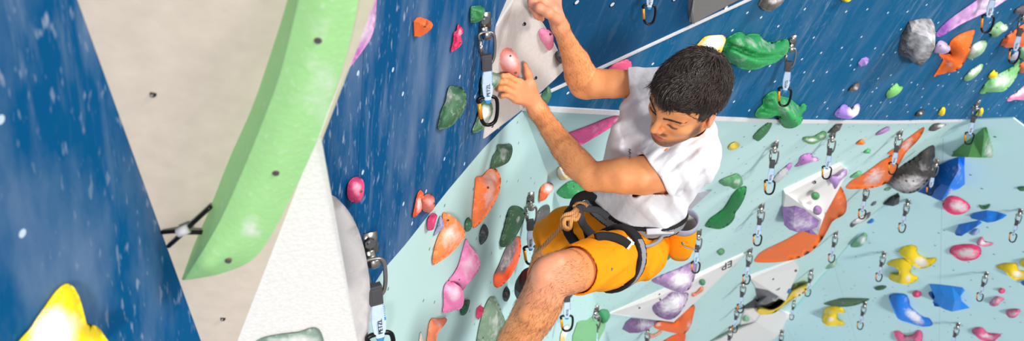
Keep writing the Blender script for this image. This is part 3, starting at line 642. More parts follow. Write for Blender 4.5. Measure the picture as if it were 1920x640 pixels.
HT('climbing_hold', 'long orange blade hold with pale chalky middle', [(1732, 239), (1731, 248), (1720, 265), (1700, 285), (1690, 302), (1679, 320), (1670, 335), (1660, 345), (1640, 352), (1620, 354), (1592, 355), (1587, 350), (1600, 337), (1620, 326), (1640, 312), (1655, 301), (1672, 292), (1664, 289), (1673, 281), (1685, 275), (1693, 267), (1713, 252)], (255, 118, 30), chalk=[(1640, 332, 24, 14, -35, .75), (1702, 270, 16, 9, -45, .8)], hk=.45, dome=.35, crease=[([(1672, 292), (1695, 284)], 3, .25)])
HT(h, 'small green leaf hold tucked above the orange blade\'s tip', [(1594, 334), (1602, 326), (1612, 321), (1616, 325), (1610, 332)], (104, 180, 124))
HT('climbing_hold', 'large dark grey bowl shaped hold with chalked belly', [(1752, 274), (1753, 292), (1753, 315), (1745, 333), (1730, 350), (1715, 361), (1697, 363), (1682, 358), (1668, 348), (1661, 341), (1675, 325), (1690, 312), (1710, 300), (1730, 284), (1743, 275)], (72, 68, 68), hk=.8, dome=.3, chalk=[(1702, 345, 34, 16, -15, .9), (1730, 310, 12, 18, -30, .3)], bolts=[(1699, 340, 4), (1715, 339, 2.5)])
HT('climbing_hold', 'large bright blue angular hold under the dark grey bowl', [(1720, 360), (1733, 352), (1750, 330), (1757, 312), (1780, 301), (1797, 295), (1809, 293), (1808, 312), (1809, 346), (1800, 353), (1785, 360), (1765, 377), (1758, 375), (1742, 367)], (16, 126, 240), hk=.6, sm=False, pl=T2, peaks=[(1765, 345, .12), (1797, 320, .1), (1780, 350, .16)], chalk=[(1798, 325, 9, 26, 0, .4), (1782, 364, 16, 5, -30, .9)])
HT(h, 'green triangular wedge hold with chalked corner on the far mint wall', [(1784, 294), (1788, 285), (1805, 271), (1830, 252), (1844, 240), (1850, 239), (1853, 252), (1859, 270), (1863, 288), (1861, 296), (1840, 296), (1815, 295)], (84, 150, 84), hk=.75, sm=False, pl=T2, peaks=[(1845, 255, .06), (1855, 286, .14), (1800, 288, .05)], chalk=[(1846, 275, 16, 12, 60, .7), (1857, 282, 7, 22, -10, .8)], bolts=[(1789, 290, 2)])
HT(h, 'yellow ring shaped hold beside the climber\'s shoulder', [(1365, 279), (1369, 271), (1377, 267), (1384, 269), (1387, 274), (1380, 280), (1370, 282)], (236, 204, 84), crease=[([(1374, 275), (1381, 273)], 3, .8)])
HT(h, 'tiny mustard hold touching the climber\'s back', [(1313, 346), (1317, 339), (1324, 338), (1326, 343), (1320, 349)], (214, 178, 66))
HT(h, 'green two-lobed hold above the long green banana', [(1348, 341), (1357, 335), (1372, 329), (1382, 326), (1390, 332), (1393, 343), (1388, 351), (1377, 355), (1367, 350), (1357, 349)], (86, 142, 98), crease=[([(1370, 332), (1371, 348)], 4, .5)], chalk=[(1381, 340, 9, 9, 0, .4)])
HT('climbing_hold', 'long dark green wrinkled banana hold', [(1322, 424), (1332, 410), (1350, 397), (1362, 385), (1372, 368), (1383, 355), (1399, 350), (1398, 365), (1393, 378), (1386, 390), (1379, 400), (1377, 410), (1367, 422), (1350, 430), (1333, 428)], (28, 124, 62), rough=.12, dome=.5, crease=[([(1340, 415), (1365, 395), (1385, 362)], 4, .3)])
HT('climbing_hold', 'purple wedge hold over the long white triangular volume', [(1222, 527), (1240, 517), (1270, 505), (1293, 494), (1307, 486), (1306, 505), (1300, 528), (1292, 543), (1278, 549), (1260, 545), (1240, 536)], (158, 124, 168), hk=.7, dome=.3, chalk=[(1278, 525, 24, 18, -20, .9)])
HT('climbing_hold', 'purple and grey blob hold on the long white triangular volume', [(1223, 578), (1228, 569), (1243, 560), (1258, 548), (1275, 549), (1290, 550), (1288, 565), (1280, 580), (1270, 593), (1256, 600), (1240, 597), (1228, 589)], (132, 92, 146), hk=.6, base=.03, chalk=[(1262, 570, 32, 18, -25, .95)])
HT(h, 'purple and grey faceted hold below the long white triangular volume', [(1167, 618), (1173, 605), (1183, 597), (1207, 599), (1233, 602), (1225, 611), (1213, 620), (1197, 625), (1180, 625)], (128, 88, 138), hk=.6, sm=False, peaks=[(1190, 612, .1), (1205, 608, .12)], chalk=[(1208, 608, 22, 10, 10, .9)])
HT(h, 'orange swoop hold at the lower tip of the long white volume', [(1228, 616), (1230, 607), (1240, 604), (1265, 604), (1280, 588), (1302, 574), (1300, 592), (1295, 612), (1285, 625), (1270, 626), (1250, 622)], (255, 112, 34), hk=.6, base=.02, dome=.25, chalk=[(1235, 609, 6, 4, 0, .8), (1292, 610, 5, 10, 20, .6)])
HT(h, 'orange hold under the orange swoop at the bottom edge', [(1238, 646), (1258, 632), (1270, 627), (1285, 626), (1284, 642), (1282, 662), (1238, 662)], (244, 96, 32), hk=.6)
HT(h, 'small pale orange worm hold left of the orange swoops', [(1216, 633), (1217, 626), (1227, 627), (1238, 620), (1241, 624), (1233, 630), (1222, 635)], (248, 172, 140))
HT(h, 'small round green dot hold on the long white triangular volume', oval(1317, 530, 6, 6), (70, 140, 96), hk=.6, pl=EP1, dome=.5)
HT(h, 'small pale orange curved hold on the long white triangular volume', [(1297, 556), (1298, 550), (1305, 549), (1314, 539), (1319, 539), (1318, 546), (1308, 553), (1301, 557)], (250, 150, 112), pl=EP1, hk=.5)
HT(h, 'green hold seen below the chalk bag', [(1233, 486), (1236, 476), (1245, 463), (1252, 459), (1259, 478), (1250, 489)], (66, 148, 100))
HT(h, 'tiny green dot hold left of the white angular volume', [(1344, 473), (1350, 468), (1356, 467), (1359, 473), (1355, 478), (1349, 479)], (96, 156, 108))
hold('climbing_hold', 'purple and chalk grey hold on the side of the white angular volume', WV2, [(1467, 389), (1478, 389), (1492, 387), (1508, 393), (1522, 404), (1536, 415), (1533, 426), (1513, 433), (1495, 436), (1480, 431), (1470, 422)], (150, 108, 176), hk=.5, sm=False, peaks=[(1490, 398, .12), (1488, 425, .1), (1520, 420, .1)], chalk=[(1502, 414, 24, 18, 0, 1.1), (1476, 400, 9, 18, 0, .35)], group=GM)
hold(h, 'small purple triangular hold at the bottom point of the white angular volume', WV2, [(1507, 434), (1518, 427), (1530, 440), (1520, 439)], (140, 92, 176), hk=.4, sm=False, peaks=[(1518, 434, .08)], group=GM)
hold(h, 'round green knob on the white angular volume', WV1, oval(1529, 368, 8, 7.5), (70, 142, 84), hk=.5, dome=.5, bolts=[(1531, 371, 2.2)], group=GM)
hold(h, 'lilac knob below the round green knob', WV1, oval(1533, 395, 8.5, 9), (156, 120, 170), hk=.5, dome=.45, chalk=[(1531, 399, 5, 4, 0, .5)], group=GM)
hold(h, 'lilac lobed hold at the top corner of the white angular volume', WV1, [(1555, 340), (1560, 331), (1570, 330), (1580, 321), (1588, 319), (1587, 329), (1576, 340), (1566, 355), (1561, 346)], (168, 132, 188), hk=.4, chalk=[(1578, 329, 10, 5, -40, .7)], group=GM)
HT('climbing_hold', 'long orange curved hold sweeping under the white angular volume', [(1415, 491), (1418, 483), (1425, 475), (1440, 466), (1470, 452), (1490, 441), (1512, 430), (1533, 436), (1540, 415), (1548, 385), (1556, 366), (1564, 352), (1576, 350), (1584, 365), (1588, 384), (1583, 402), (1562, 415), (1552, 432), (1540, 452), (1525, 469), (1510, 479), (1490, 487), (1460, 492), (1432, 493)], (255, 116, 24), hk=.35, dome=.28, chalk=[(1444, 467, 6, 2.5, -25, 1.2), (1515, 475, 12, 4, -40, .6), (1572, 375, 10, 16, 0, .3)])
hold('climbing_hold', 'grey and white faceted gem hold on the white block volume', plane_of(T, [MVV[0], MVV[3], MVV[4]]), [(1418, 541), (1440, 544), (1461, 555), (1455, 563), (1436, 572), (1423, 572), (1417, 563)], (104, 102, 106), hk=.5, sm=False, peaks=[(1438, 556, .14), (1425, 569, .06)], chalk=[(1426, 555, 9, 14, 0, .8), (1448, 564, 12, 3, -20, .9)], group=GM)
HT(h, 'flat black pointed hold behind the yellow curved hold', [(1384, 581), (1400, 571), (1417, 560), (1425, 572), (1450, 566), (1477, 565), (1448, 582), (1420, 577)], (40, 38, 40), sm=False, peaks=[(1445, 575, .03)], hk=.25)
HT('climbing_hold', 'yellow curved hold sweeping under the white block volume', [(1424, 590), (1424, 580), (1447, 582), (1465, 573), (1477, 560), (1485, 549), (1500, 541), (1520, 535), (1515, 543), (1503, 553), (1488, 561), (1470, 574), (1450, 588)], (255, 214, 14), hk=.5, base=.09, chalk=[(1500, 549, 14, 7, -35, .7)])
hold(h, 'small dark grey half-moon hold on the white block volume', MV1, [(1445, 544), (1455, 540), (1464, 536), (1463, 542), (1455, 546), (1448, 547)], (120, 118, 122), hk=.3, group=GM)
hold(h, 'tiny blue hold between the white block and the yellow curve', MV1, [(1475, 550), (1475, 543), (1480, 541), (1484, 545), (1480, 550)], (46, 120, 200), group=GM)
HT(h, 'small chalky green hold above the yellow curve', [(1483, 545), (1487, 535), (1494, 531), (1496, 536), (1490, 545)], (168, 190, 170), chalk=[(1490, 540, 5, 5, 0, .6)])
hold(h, 'blue fin hold on the broad white volume at the bottom edge', BV1, [(1500, 631), (1515, 627), (1540, 626), (1552, 628), (1565, 633), (1574, 644), (1574, 662), (1520, 662)], (24, 118, 214), hk=.2, dome=.1, group=GM)
hold(h, 'pale green hold on the broad white volume', plane_of(T, [BVV[1], BVV[2], BVV[7]]), [(1393, 602), (1394, 595), (1399, 592), (1405, 598), (1402, 604)], (150, 200, 160), group=GM)
HT(h, 'white sausage hold with a lilac tip behind a draw', [(1449, 343), (1451, 335), (1462, 322), (1472, 314), (1480, 307), (1485, 307), (1483, 315), (1473, 328), (1461, 341)], (226, 220, 226), zone=[(1472, 300), (1495, 300), (1495, 330), (1478, 320), (1471, 312)], col2=(186, 130, 198), dome=.45)
HT(h, 'pink-purple horned hold left of the white angular volume', [(1490, 313), (1497, 305), (1500, 296), (1508, 290), (1520, 288), (1524, 294), (1534, 297), (1533, 303), (1520, 305), (1510, 308), (1497, 312)], (194, 130, 196), bolts=[(1506, 299, 2)], chalk=[(1526, 300, 8, 5, 0, .5)])
# far mint wall
HT(h, 'dark fin hold hanging under the dark grey bowl', [(1654, 383), (1662, 374), (1675, 367), (1684, 362), (1687, 369), (1685, 383), (1675, 387), (1660, 385)], (60, 58, 58), hk=.7, pl=T2, chalk=[(1683, 374, 3, 9, 0, .7)], sm=False, peaks=[(1678, 376, .1)])
HT(h, 'tiny green sliver hold above the dark fin', [(1657, 357), (1664, 352), (1671, 353), (1666, 358)], (110, 160, 124), pl=T)
HT(h, 'white hold with dark ends below the orange blade', [(1594, 422), (1600, 415), (1612, 408), (1622, 403), (1632, 398), (1630, 407), (1620, 415), (1605, 422), (1597, 427)], (90, 90, 92), chalk=[(1612, 413, 14, 6, -25, 1.2)], pl=T)
HT(h, 'tiny grey hold right of the draw below the orange blade', [(1633, 386), (1637, 380), (1643, 378), (1642, 383), (1637, 386)], (110, 112, 118), pl=T)
HT(h, 'tiny blue hold right of the white hold with dark ends', [(1626, 419), (1629, 413), (1637, 411), (1638, 416), (1633, 419)], (40, 130, 210), pl=T2)
HT(h, 'green and white chalked hold below the white one with dark ends', [(1595, 463), (1602, 450), (1611, 444), (1620, 437), (1626, 442), (1623, 453), (1613, 463)], (128, 184, 142), chalk=[(1616, 450, 9, 9, 0, .9)], pl=T2)
HT(h, 'faint green chalky hold just right of the small yellow tipped draw', [(1543, 504), (1550, 495), (1560, 489), (1567, 486), (1568, 493), (1561, 503)], (164, 204, 172), chalk=[(1558, 495, 8, 6, 0, .6)], pl=T2)
PP = (248, 64, 122)
HT(h, 'round pink plate hold with white middle, upper of the two plates', [(1767, 386), (1772, 374), (1782, 368), (1797, 370), (1812, 379), (1819, 388), (1815, 396), (1803, 402), (1788, 403), (1775, 397)], PP, pl=T2, dome=.15, hk=.4, chalk=[(1797, 387, 19, 11, 20, .95)])
HT(h, 'blue boat shaped hold on the far mint wall, upper of a pair', [(1818, 405), (1825, 400), (1850, 395), (1870, 398), (1888, 404), (1880, 410), (1865, 416), (1852, 418), (1838, 414), (1821, 410)], (18, 128, 232), pl=T2, hk=.6, sm=False, peaks=[(1851, 407, .05)])
HT(h, 'blue faceted hold on the far mint wall, lower of a pair', [(1790, 438), (1797, 422), (1820, 417), (1836, 414), (1841, 418), (1830, 426), (1815, 435), (1803, 443), (1793, 442)], (18, 120, 226), pl=T2, hk=.6, sm=False, peaks=[(1810, 427, .08)])
HT(h, 'small pale blue hold under the lower blue faceted hold', [(1818, 437), (1826, 431), (1834, 430), (1836, 436), (1828, 441), (1821, 441)], (150, 180, 214), pl=T2, chalk=[(1828, 436, 6, 4, 0, .5)])
HT(h, 'small pale pink horned hold between the two pink plates', [(1831, 457), (1835, 449), (1842, 445), (1846, 453), (1862, 456), (1857, 461), (1845, 463), (1835, 461)], (240, 120, 160), pl=T2, chalk=[(1846, 456, 12, 7, 0, .7)])
HT(h, 'wide pink plate hold with white middle, lower of the two plates', [(1780, 471), (1787, 462), (1805, 459), (1825, 459), (1838, 465), (1839, 477), (1830, 486), (1810, 490), (1795, 486), (1784, 477)], PP, pl=T2, dome=.15, hk=.4, chalk=[(1813, 475, 22, 10, 0, 1.0)])
HT(h, 'tiny dark green hold near the right edge', [(1907, 353), (1912, 351), (1925, 351), (1922, 358), (1912, 358)], (70, 130, 90), pl=T2)
HT(h, 'small dark green notched hold above the blue boat shaped hold', [(1836, 385), (1841, 386), (1847, 387), (1856, 383), (1855, 389), (1848, 393), (1839, 392)], (66, 124, 84), pl=T2)
HT(h, 'yellow curved hold with white middle, upper of the yellow pair', [(1685, 473), (1692, 464), (1710, 460), (1719, 464), (1720, 475), (1730, 482), (1742, 485), (1755, 484), (1754, 491), (1743, 500), (1728, 504), (1717, 500), (1708, 495), (1695, 483)], YELLOW, pl=T2, hk=.5, chalk=[(1727, 492, 13, 9, 20, 1.1)], dome=.25)
HT(h, 'yellow hourglass hold, lower of the yellow pair', [(1663, 496), (1672, 489), (1690, 485), (1700, 487), (1711, 497), (1707, 507), (1710, 515), (1722, 521), (1715, 529), (1700, 534), (1680, 530), (1667, 523), (1670, 515), (1684, 516), (1685, 507), (1675, 500)], YELLOW, pl=T2, hk=.5, chalk=[(1703, 522, 5, 8, 0, .8)], dome=.25)
HT(h, 'yellow curved hold with white scoop by the right edge', [(1867, 501), (1877, 496), (1892, 494), (1905, 495), (1909, 501), (1910, 507), (1930, 511), (1930, 521), (1907, 526), (1895, 521), (1885, 511), (1875, 505)], YELLOW, pl=T2, hk=.5, chalk=[(1907, 515, 10, 7, 10, 1.0)], dome=.25)
HT(h, 'yellow hold cut by the right edge', [(1912, 491), (1930, 485), (1930, 506), (1917, 500)], YELLOW, pl=T2)
HT(h, 'tiny blue hold cut by the right edge', [(1914, 530), (1920, 527), (1930, 527), (1930, 537), (1919, 536)], (50, 120, 206), pl=T2)
HT(h, 'long dark green leaf hold above a yellow hold', [(1544, 570), (1560, 564), (1580, 560), (1605, 560), (1630, 561), (1618, 568), (1600, 574), (1580, 576), (1560, 574)], (92, 128, 96), pl=T2, hk=.5, chalk=[(1575, 567, 22, 3, 0, .25)])
HT(h, 'small dark green leaf hold below the yellow hourglass', [(1639, 541), (1648, 537), (1662, 537), (1657, 543), (1645, 545)], (66, 112, 80), pl=T2)
HT(h, 'yellow double-pronged hold under the long leaf hold', [(1545, 582), (1552, 576), (1565, 574), (1582, 580), (1584, 587), (1572, 587), (1569, 592), (1571, 600), (1584, 606), (1582, 610), (1567, 612), (1550, 611), (1542, 604), (1541, 596), (1545, 589)], YELLOW, pl=T2, hk=.5, chalk=[(1558, 599, 7, 5, 0, .9), (1556, 585, 6, 4, 0, .5)], crease=[([(1545, 591), (1570, 592)], 3, .4)])
HT(h, 'blue boot shaped hold with white scoop', [(1667, 560), (1672, 552), (1690, 551), (1700, 554), (1705, 565), (1707, 575), (1720, 587), (1732, 595), (1743, 598), (1748, 610), (1730, 613), (1705, 606), (1685, 599), (1677, 585)], (14, 128, 236), pl=T2, hk=.55, chalk=[(1714, 594, 22, 9, 38, 1.05), (1698, 563, 6, 10, 0, .35)], dome=.3)
HT(h, 'blue fish shaped hold with white patch and forked side', [(1742, 533), (1760, 534), (1785, 537), (1805, 540), (1809, 545), (1800, 557), (1803, 565), (1818, 578), (1800, 582), (1785, 585), (1772, 581), (1762, 576), (1752, 575), (1749, 567), (1753, 557), (1747, 545)], (34, 140, 236), pl=T2, hk=.55, sm=False, peaks=[(1770, 555, .08), (1790, 565, .12)], chalk=[(1786, 575, 10, 7, 0, 1.1), (1775, 545, 20, 8, 0, .25)])
HT(h, 'small blue knob on the left of the blue fish shaped hold', [(1741, 552), (1743, 548), (1749, 548), (1752, 556), (1753, 563), (1748, 561)], (22, 96, 180), pl=T2)
HT(h, 'pink dot hold left of the blue fish shaped hold', oval(1719, 552, 8.5, 6.5), PP, pl=T2, chalk=[(1719, 552, 5, 3, 0, .3)])
HT(h, 'pink dot hold below the rightmost yellow hold', oval(1878, 546, 6.5, 5), PP, pl=T2, chalk=[(1878, 546, 4, 2, 0, .3)])
HT(h, 'pale pink bean hold beside the lower right draw', [(1855, 571), (1859, 564), (1867, 557), (1877, 558), (1883, 562), (1875, 567), (1871, 573), (1862, 575)], (238, 120, 160), pl=T2, chalk=[(1868, 565, 9, 5, -20, .7)])
HT(h, 'pale pink wedge hold below the pink bean', [(1886, 588), (1890, 582), (1912, 581), (1910, 589), (1903, 596), (1892, 596)], (238, 110, 152), pl=T2, chalk=[(1900, 589, 9, 5, 0, .7)])
HT(h, 'pink grin shaped hold under the blue boot at the bottom edge', [(1676, 625), (1681, 621), (1688, 622), (1698, 630), (1712, 627), (1720, 620), (1728, 622), (1730, 633), (1722, 650), (1690, 650)], (236, 100, 150), pl=T2, chalk=[(1704, 637, 14, 6, 0, .7)], dome=.2)
HT(h, 'pink grin shaped hold at the bottom right', [(1822, 622), (1827, 616), (1842, 615), (1852, 625), (1876, 627), (1872, 633), (1860, 642), (1840, 639), (1829, 630)], (236, 100, 150), pl=T2, chalk=[(1850, 631, 16, 5, 10, .8)], dome=.2)

HT('climbing_hold', 'long flat pink spear hold between the climber\'s arms on the mint wall', [(1056, 252), (1066, 250), (1080, 245), (1110, 234), (1140, 222), (1174, 213), (1178, 215), (1160, 230), (1135, 246), (1110, 261), (1087, 273), (1072, 268), (1060, 259)], (230, 84, 150), hk=.15, dome=.12, chalk=[(1160, 222, 14, 6, -20, .4), (1120, 240, 30, 12, -20, .2)])
HT(h, 'cream and yellow hold just under the climber\'s forearm', [(1045, 323), (1047, 315), (1054, 314), (1068, 330), (1071, 335), (1061, 338), (1049, 337)], (238, 214, 160), chalk=[(1053, 322, 9, 9, 0, 1.0)])
HT('climbing_hold', 'large green pointed hold below the climber\'s near elbow', [(1044, 362), (1049, 355), (1058, 347), (1070, 340), (1080, 341), (1092, 350), (1112, 352), (1116, 366), (1100, 374), (1086, 374), (1074, 373), (1061, 373), (1050, 369)], (52, 144, 84), hk=.6, bolts=[(1073, 350, 3)], dome=.3, chalk=[(1085, 360, 14, 8, 0, .15)])
HT(h, 'dark green rounded knob at the left tip of the long white triangular volume', [(1120, 594), (1124, 584), (1131, 581), (1140, 583), (1144, 591), (1141, 600), (1135, 606), (1125, 604)], (64, 148, 102), hk=.6, dome=.4)
# ------------------------------------------------------------------ quickdraws
M_sling = plain('sling_pale_blue', (196, 214, 236), .75, 0, .2)
M_slingb = plain('sling_blue', (60, 140, 200), .75, 0, .2)
M_keeper = plain('rubber_keeper', (66, 66, 70), .6)
M_grey_al = plain('grey_alloy', (150, 148, 146), .32, .85)
def d_ring(x0, z0, w, hgt, r, skip_gate=True, flip=1):
    """spine and bends of a D carabiner in the xz plane; returns spine path and gate ends"""
    p = [(-.42*w, hgt*.30), (-.5*w, hgt*.42), (-.36*w, hgt*.5), (0, hgt*.5), (.30*w, hgt*.47), (.46*w, hgt*.36), (.5*w, hgt*.1), (.46*w, -hgt*.22), (.34*w, -hgt*.42), (.1*w, -hgt*.5), (-.14*w, -hgt*.47), (-.28*w, -hgt*.36), (-.34*w, -hgt*.22)]
    path = spline([(x0-flip*x, 0, z0+z) for x, z in p], 4)
    return path
PROTO_L = .268
def make_draw():
    root = empty('quickdraw', (0, 0, 0))
    h = MB()                                               # bent plate hanger with two holes
    h.box((0, .012, .0), (.016, 0, 0), (0, .0016, 0), (0, 0, .022))
    h.tube(spline([(0, .012, -.016), (0, .02, -.03), (0, .034, -.036), (0, .044, -.028), (0, .042, -.018)], 5), .0042, 8, 0, False, 2.4)
    h.build('hanger', M_steel, root, (0, 0, 0), True, True)
    b = MB(); b.disc((0, -.004, .004), (0, 1, 0), .0055, .028, 8); b.disc((0, .0135, .004), (0, 1, 0), .0105, .008, 6)
    b.build('bolt', M_bolt, root, (0, 0, 0), False, True)
    t = MB(); t.tube(d_ring(0, -.062, .040, .082, .004), .0042, 8)
    t.build('top_carabiner', M_grey_al, root, (0, .034, 0), True, True)
    g = MB(); g.tube([(.0135, 0, -.079), (.017, 0, -.039)], .0048, 8); g.tube([(.0142, 0, -.07), (.016, 0, -.05)], .0066, 8)
    g.build('gate', M_grey_al, root, (0, .034, 0), True, True)
    k = MB(); k.box((.002, 0, -.098), (.0125, 0, 0), (0, .0075, 0), (0, 0, .021)); k.box((.002, .0072, -.098), (.0085, 0, 0), (0, .0012, 0), (0, 0, .014))
    kk = k.build('keeper', M_keeper, root, (0, .034, 0), False, True)
    m = kk.modifiers.new('edge', 'BEVEL'); m.width = .003; m.segments = 2
    s = MB(); prof = [(-.086, .0085, .005), (-.112, .0095, .0055), (-.132, .0135, .0045), (-.160, .0145, .0042), (-.182, .0125, .0048), (-.197, .0090, .0056), (-.206, .006, .006)]
    V = []
    n = 12
    for z, w, d in prof:
        for j in range(n):
            a = 2*PI*j/n; cx_, cy_ = math.cos(a), math.sin(a)
            V.append((w*math.copysign(abs(cx_)**.5, cx_), d*math.copysign(abs(cy_)**.5, cy_), z))
    Fs = []; mi = []
    for i in range(len(prof)-1):
        for j in range(n):
            Fs.append((i*n+j, i*n+(j+1) % n, (i+1)*n+(j+1) % n, (i+1)*n+j)); mi.append(1 if (j in (4, 5, 6, 7) and i < 3) or i == 5 else 0)
    Fs.append(tuple(range(n))); Fs.append(tuple((len(prof)-1)*n+j for j in range(n-1, -1, -1))); mi += [0, 1]
    s.v = [Vector(v) for v in V]; s.f = Fs; s.m = mi
    for q in range(9):                                     # bar tack ridges
        s.box((0, .0048, -.116-q*.0042), (.0105+.0003*q, 0, 0), (0, .0006, 0), (0, 0, .0009), 0)
    sl = s.build('sling', [M_sling, M_slingb], root, (0, .034, 0), True, True)
    sl.data.set_sharp_from_angle(angle=math.radians(50))
    c = bpy.data.curves.new('t', 'FONT'); c.body = 'PETZL'; c.size = .0135; c.align_x = 'CENTER'; c.align_y = 'CENTER'; c.extrude = .0004
    tmp = bpy.data.objects.new('t', c); C.objects.link(tmp); me = bpy.data.meshes.new_from_object(tmp.evaluated_get(bpy.context.evaluated_depsgraph_get())); bpy.data.objects.remove(tmp)
    V = [(.001-v.co.y*.9, .0062+v.co.z, -.170+v.co.x*.92) for v in me.vertices]
    # reading direction runs up the sling; seen from the +y side x is mirrored
    V = [(-x, y, z) for x, y, z in V]
    obj('lettering', V, [tuple(p.vertices) for p in me.polygons], M_black, sl, (0, 0, 0), False, None, None, True)
    r = MB(); r.tube(d_ring(0, -.229, .050, .078, .005), .0048, 10)
    cb = r.build('carabiner', M_black, root, (0, .034, 0), True, True)
    g = MB(); g.tube([(.0175, 0, -.247), (.0225, 0, -.204)], .0054, 8); g.build('gate', M_orange_al, cb, (0, 0, 0), True, True)
    return root
def copy_tree(o, parent=None):
    c = o.copy(); C.objects.link(c); c.parent = parent
    for ch in list(o.children): copy_tree(ch, c)
    return c
proto = make_draw(); _used = [False]
def draw(label, pl, ax, ay, by, face=None, off=.0, sc=None, swing=0.0, mount=0.0):
    """hang a draw from a bolt seen at (ax, ay) so that it ends near picture row by"""
    o = proto if not _used[0] else copy_tree(proto); _used[0] = True
    P = pl.at(ax, ay, .002+mount)
    if sc is None:
        q = project(P-Vector((0, 0, PROTO_L))); sc = (by-ay)/max(q[1]-ay, 1); sc = min(max(sc, .62), 1.7)
    o.location = P; o.scale = (sc, sc, sc)
    out = Vector((pl.n.x, pl.n.y, 0)).normalized()
    tocam = (CAM-P); tocam.z = 0; tocam.normalize()
    f = face if face is not None else .8
    d = (out*(1-f)+tocam*f).normalized()
    ang = math.atan2(d.y, d.x)-PI/2
    o.rotation_euler = (0, swing, ang)
    tag(o, label, 'quickdraw', 'quickdraws hanging from the walls')
    return o
draw('nearest quickdraw hanging over the paint edge beside the grey-white crescent hold', L, 688, 450, 668, .75)
draw('quickdraw by the climber\'s left hand in front of green holds', L, 905, 36, 224, .75)
draw('quickdraw under the climber\'s bent knee, hanging over a white and yellow hold', L, 1062, 510, 612, .8)
draw('quickdraw at the top edge on the shaded blue panel, only its carabiner showing', B2, 1222, -86, 38, .8)
draw('quickdraw hanging over the large lumpy green hold', B, 1484, 74, 192, .85)
draw('quickdraw cut by the top edge, in front of the long lavender hold', B, 1872, -56, 56, .8)
draw('quickdraw in front of the orange hold at the right edge', B, 1920, 22, 114, .8)
draw('quickdraw hanging down across the white trim between yellow hold and green wedge', B, 1832, 192, 266, .85)
draw('quickdraw in front of the white lilac-tipped sausage hold', T, 1453, 268, 358, .85)
draw('quickdraw hanging from beside the brown rock hold under the trim', T, 1561, 250, 330, .85)
draw('quickdraw hanging across the long orange blade hold', T, 1687, 247, 322, .85)
draw('quickdraw between the long green banana and the white angular volume', T, 1428, 384, 455, .85)
draw('quickdraw behind the chalk bag over the purple wedge hold', T, 1310, 434, 506, .85)
draw('upper quickdraw of the column left of the white block volume', T, 1406, 468, 528, .85)
draw('second quickdraw down the column left of the white block volume', T, 1394, 528, 582, .85)
draw('third quickdraw down the column, at the tip of the flat black hold', T, 1382, 576, 620, .85)
draw('lowest quickdraw of the column, cut by the bottom edge', T, 1370, 612, 660, .85)
draw('quickdraw coming out from under the orange blade\'s left tip', T, 1626, 346, 406, .85)
draw('quickdraw below the dark fin hold', T2, 1703, 376, 432, .85)
draw('quickdraw hanging over the large bright blue angular hold', T2, 1757, 302, 362, .85, mount=.3)
draw('quickdraw right of the long orange curved hold', T, 1567, 436, 488, .85)
draw('quickdraw at the pale tip of the yellow curved hold', T, 1521, 506, 552, .85)
draw('small quickdraw below the yellow curved hold', T, 1489, 563, 597, .85)
draw('quickdraw at the bottom edge on the broad white volume', T, 1466, 621, 664, .85, mount=.4)
draw('quickdraw left of the yellow hourglass hold', T2, 1658, 474, 524, .85)
draw('quickdraw under the right end of the long leaf hold', T2, 1622, 568, 614, .85)
draw('quickdraw at the right edge beside the blue boat shaped hold', T2, 1914, 394, 450, .85)
draw('quickdraw right of the blue fish shaped hold', T2, 1850, 512, 561, .85)
draw('quickdraw at the bottom edge below the blue fish shaped hold', T2, 1797, 607, 655, .85)
draw('quickdraw at the bottom edge beside the small pale orange worm hold', T, 1214, 616, 665, .85)
draw('quickdraw half hidden behind the broad light green hold', L, 1116, 578, 660, .8)
# ------------------------------------------------------------------ the climber: distance-field surfaces in the camera frame (right, down, away), metres
def cp(px, py, Z): return np.array([(px-960)*Z/F_PX, (py-320)*Z/F_PX, Z])
def to_world(V): return [CAM + float(v[0])*RV - float(v[1])*UV_ + float(v[2])*FV for v in V]
class Cone:
    def __init__(s, a, b, ra, rb, k=.02, op='+'):
        s.a, s.b, s.ra, s.rb, s.k, s.op = np.array(a, float), np.array(b, float), ra, rb, k, op
    def d(s, P):
        ba = s.b-s.a; l2 = ba@ba+1e-12; t = np.clip(((P-s.a)@ba)/l2, 0, 1)
        return np.linalg.norm(P-s.a-t[:, None]*ba, axis=1)-(s.ra+(s.rb-s.ra)*t)
class Ell:
    def __init__(s, c, r, R=None, k=.02, op='+'):
        s.c, s.r, s.k, s.op = np.array(c, float), np.array(r, float), k, op; s.R = np.eye(3) if R is None else np.array(R, float)
    def d(s, P):
        q = (P-s.c)@s.R; k0 = np.linalg.norm(q/s.r, axis=1); k1 = np.linalg.norm(q/(s.r**2), axis=1)
        return k0*(k0-1)/np.maximum(k1, 1e-9)
def comb(prims, D):
    out = None
    for p, d in zip(prims, D):
        if p.op == '+':
            if out is None: out = d; continue
            h = np.clip(.5+.5*(out-d)/p.k, 0, 1); out = out+(d-out)*h-p.k*h*(1-h)
        else:
            if out is None: continue
            h = np.clip(.5-.5*(out+d)/p.k, 0, 1); out = out+(-d-out)*h+p.k*h*(1-h)
    return out if out is not None else np.full(len(D[0]) if len(D) else 1, 1.0)
def field(prims, P): return comb(prims, [p.d(P) for p in prims])
def bounds(prims, pad):
    lo = np.full(3, 1e9); hi = -lo
    for p in prims:
        if p.op != '+': continue
        if isinstance(p, Cone):
            for c, r in ((p.a, p.ra), (p.b, p.rb)): lo = np.minimum(lo, c-r); hi = np.maximum(hi, c+r)
        else:
            m = p.r.max(); lo = np.minimum(lo, p.c-m); hi = np.maximum(hi, p.c+m)
    return lo-pad, hi+pad
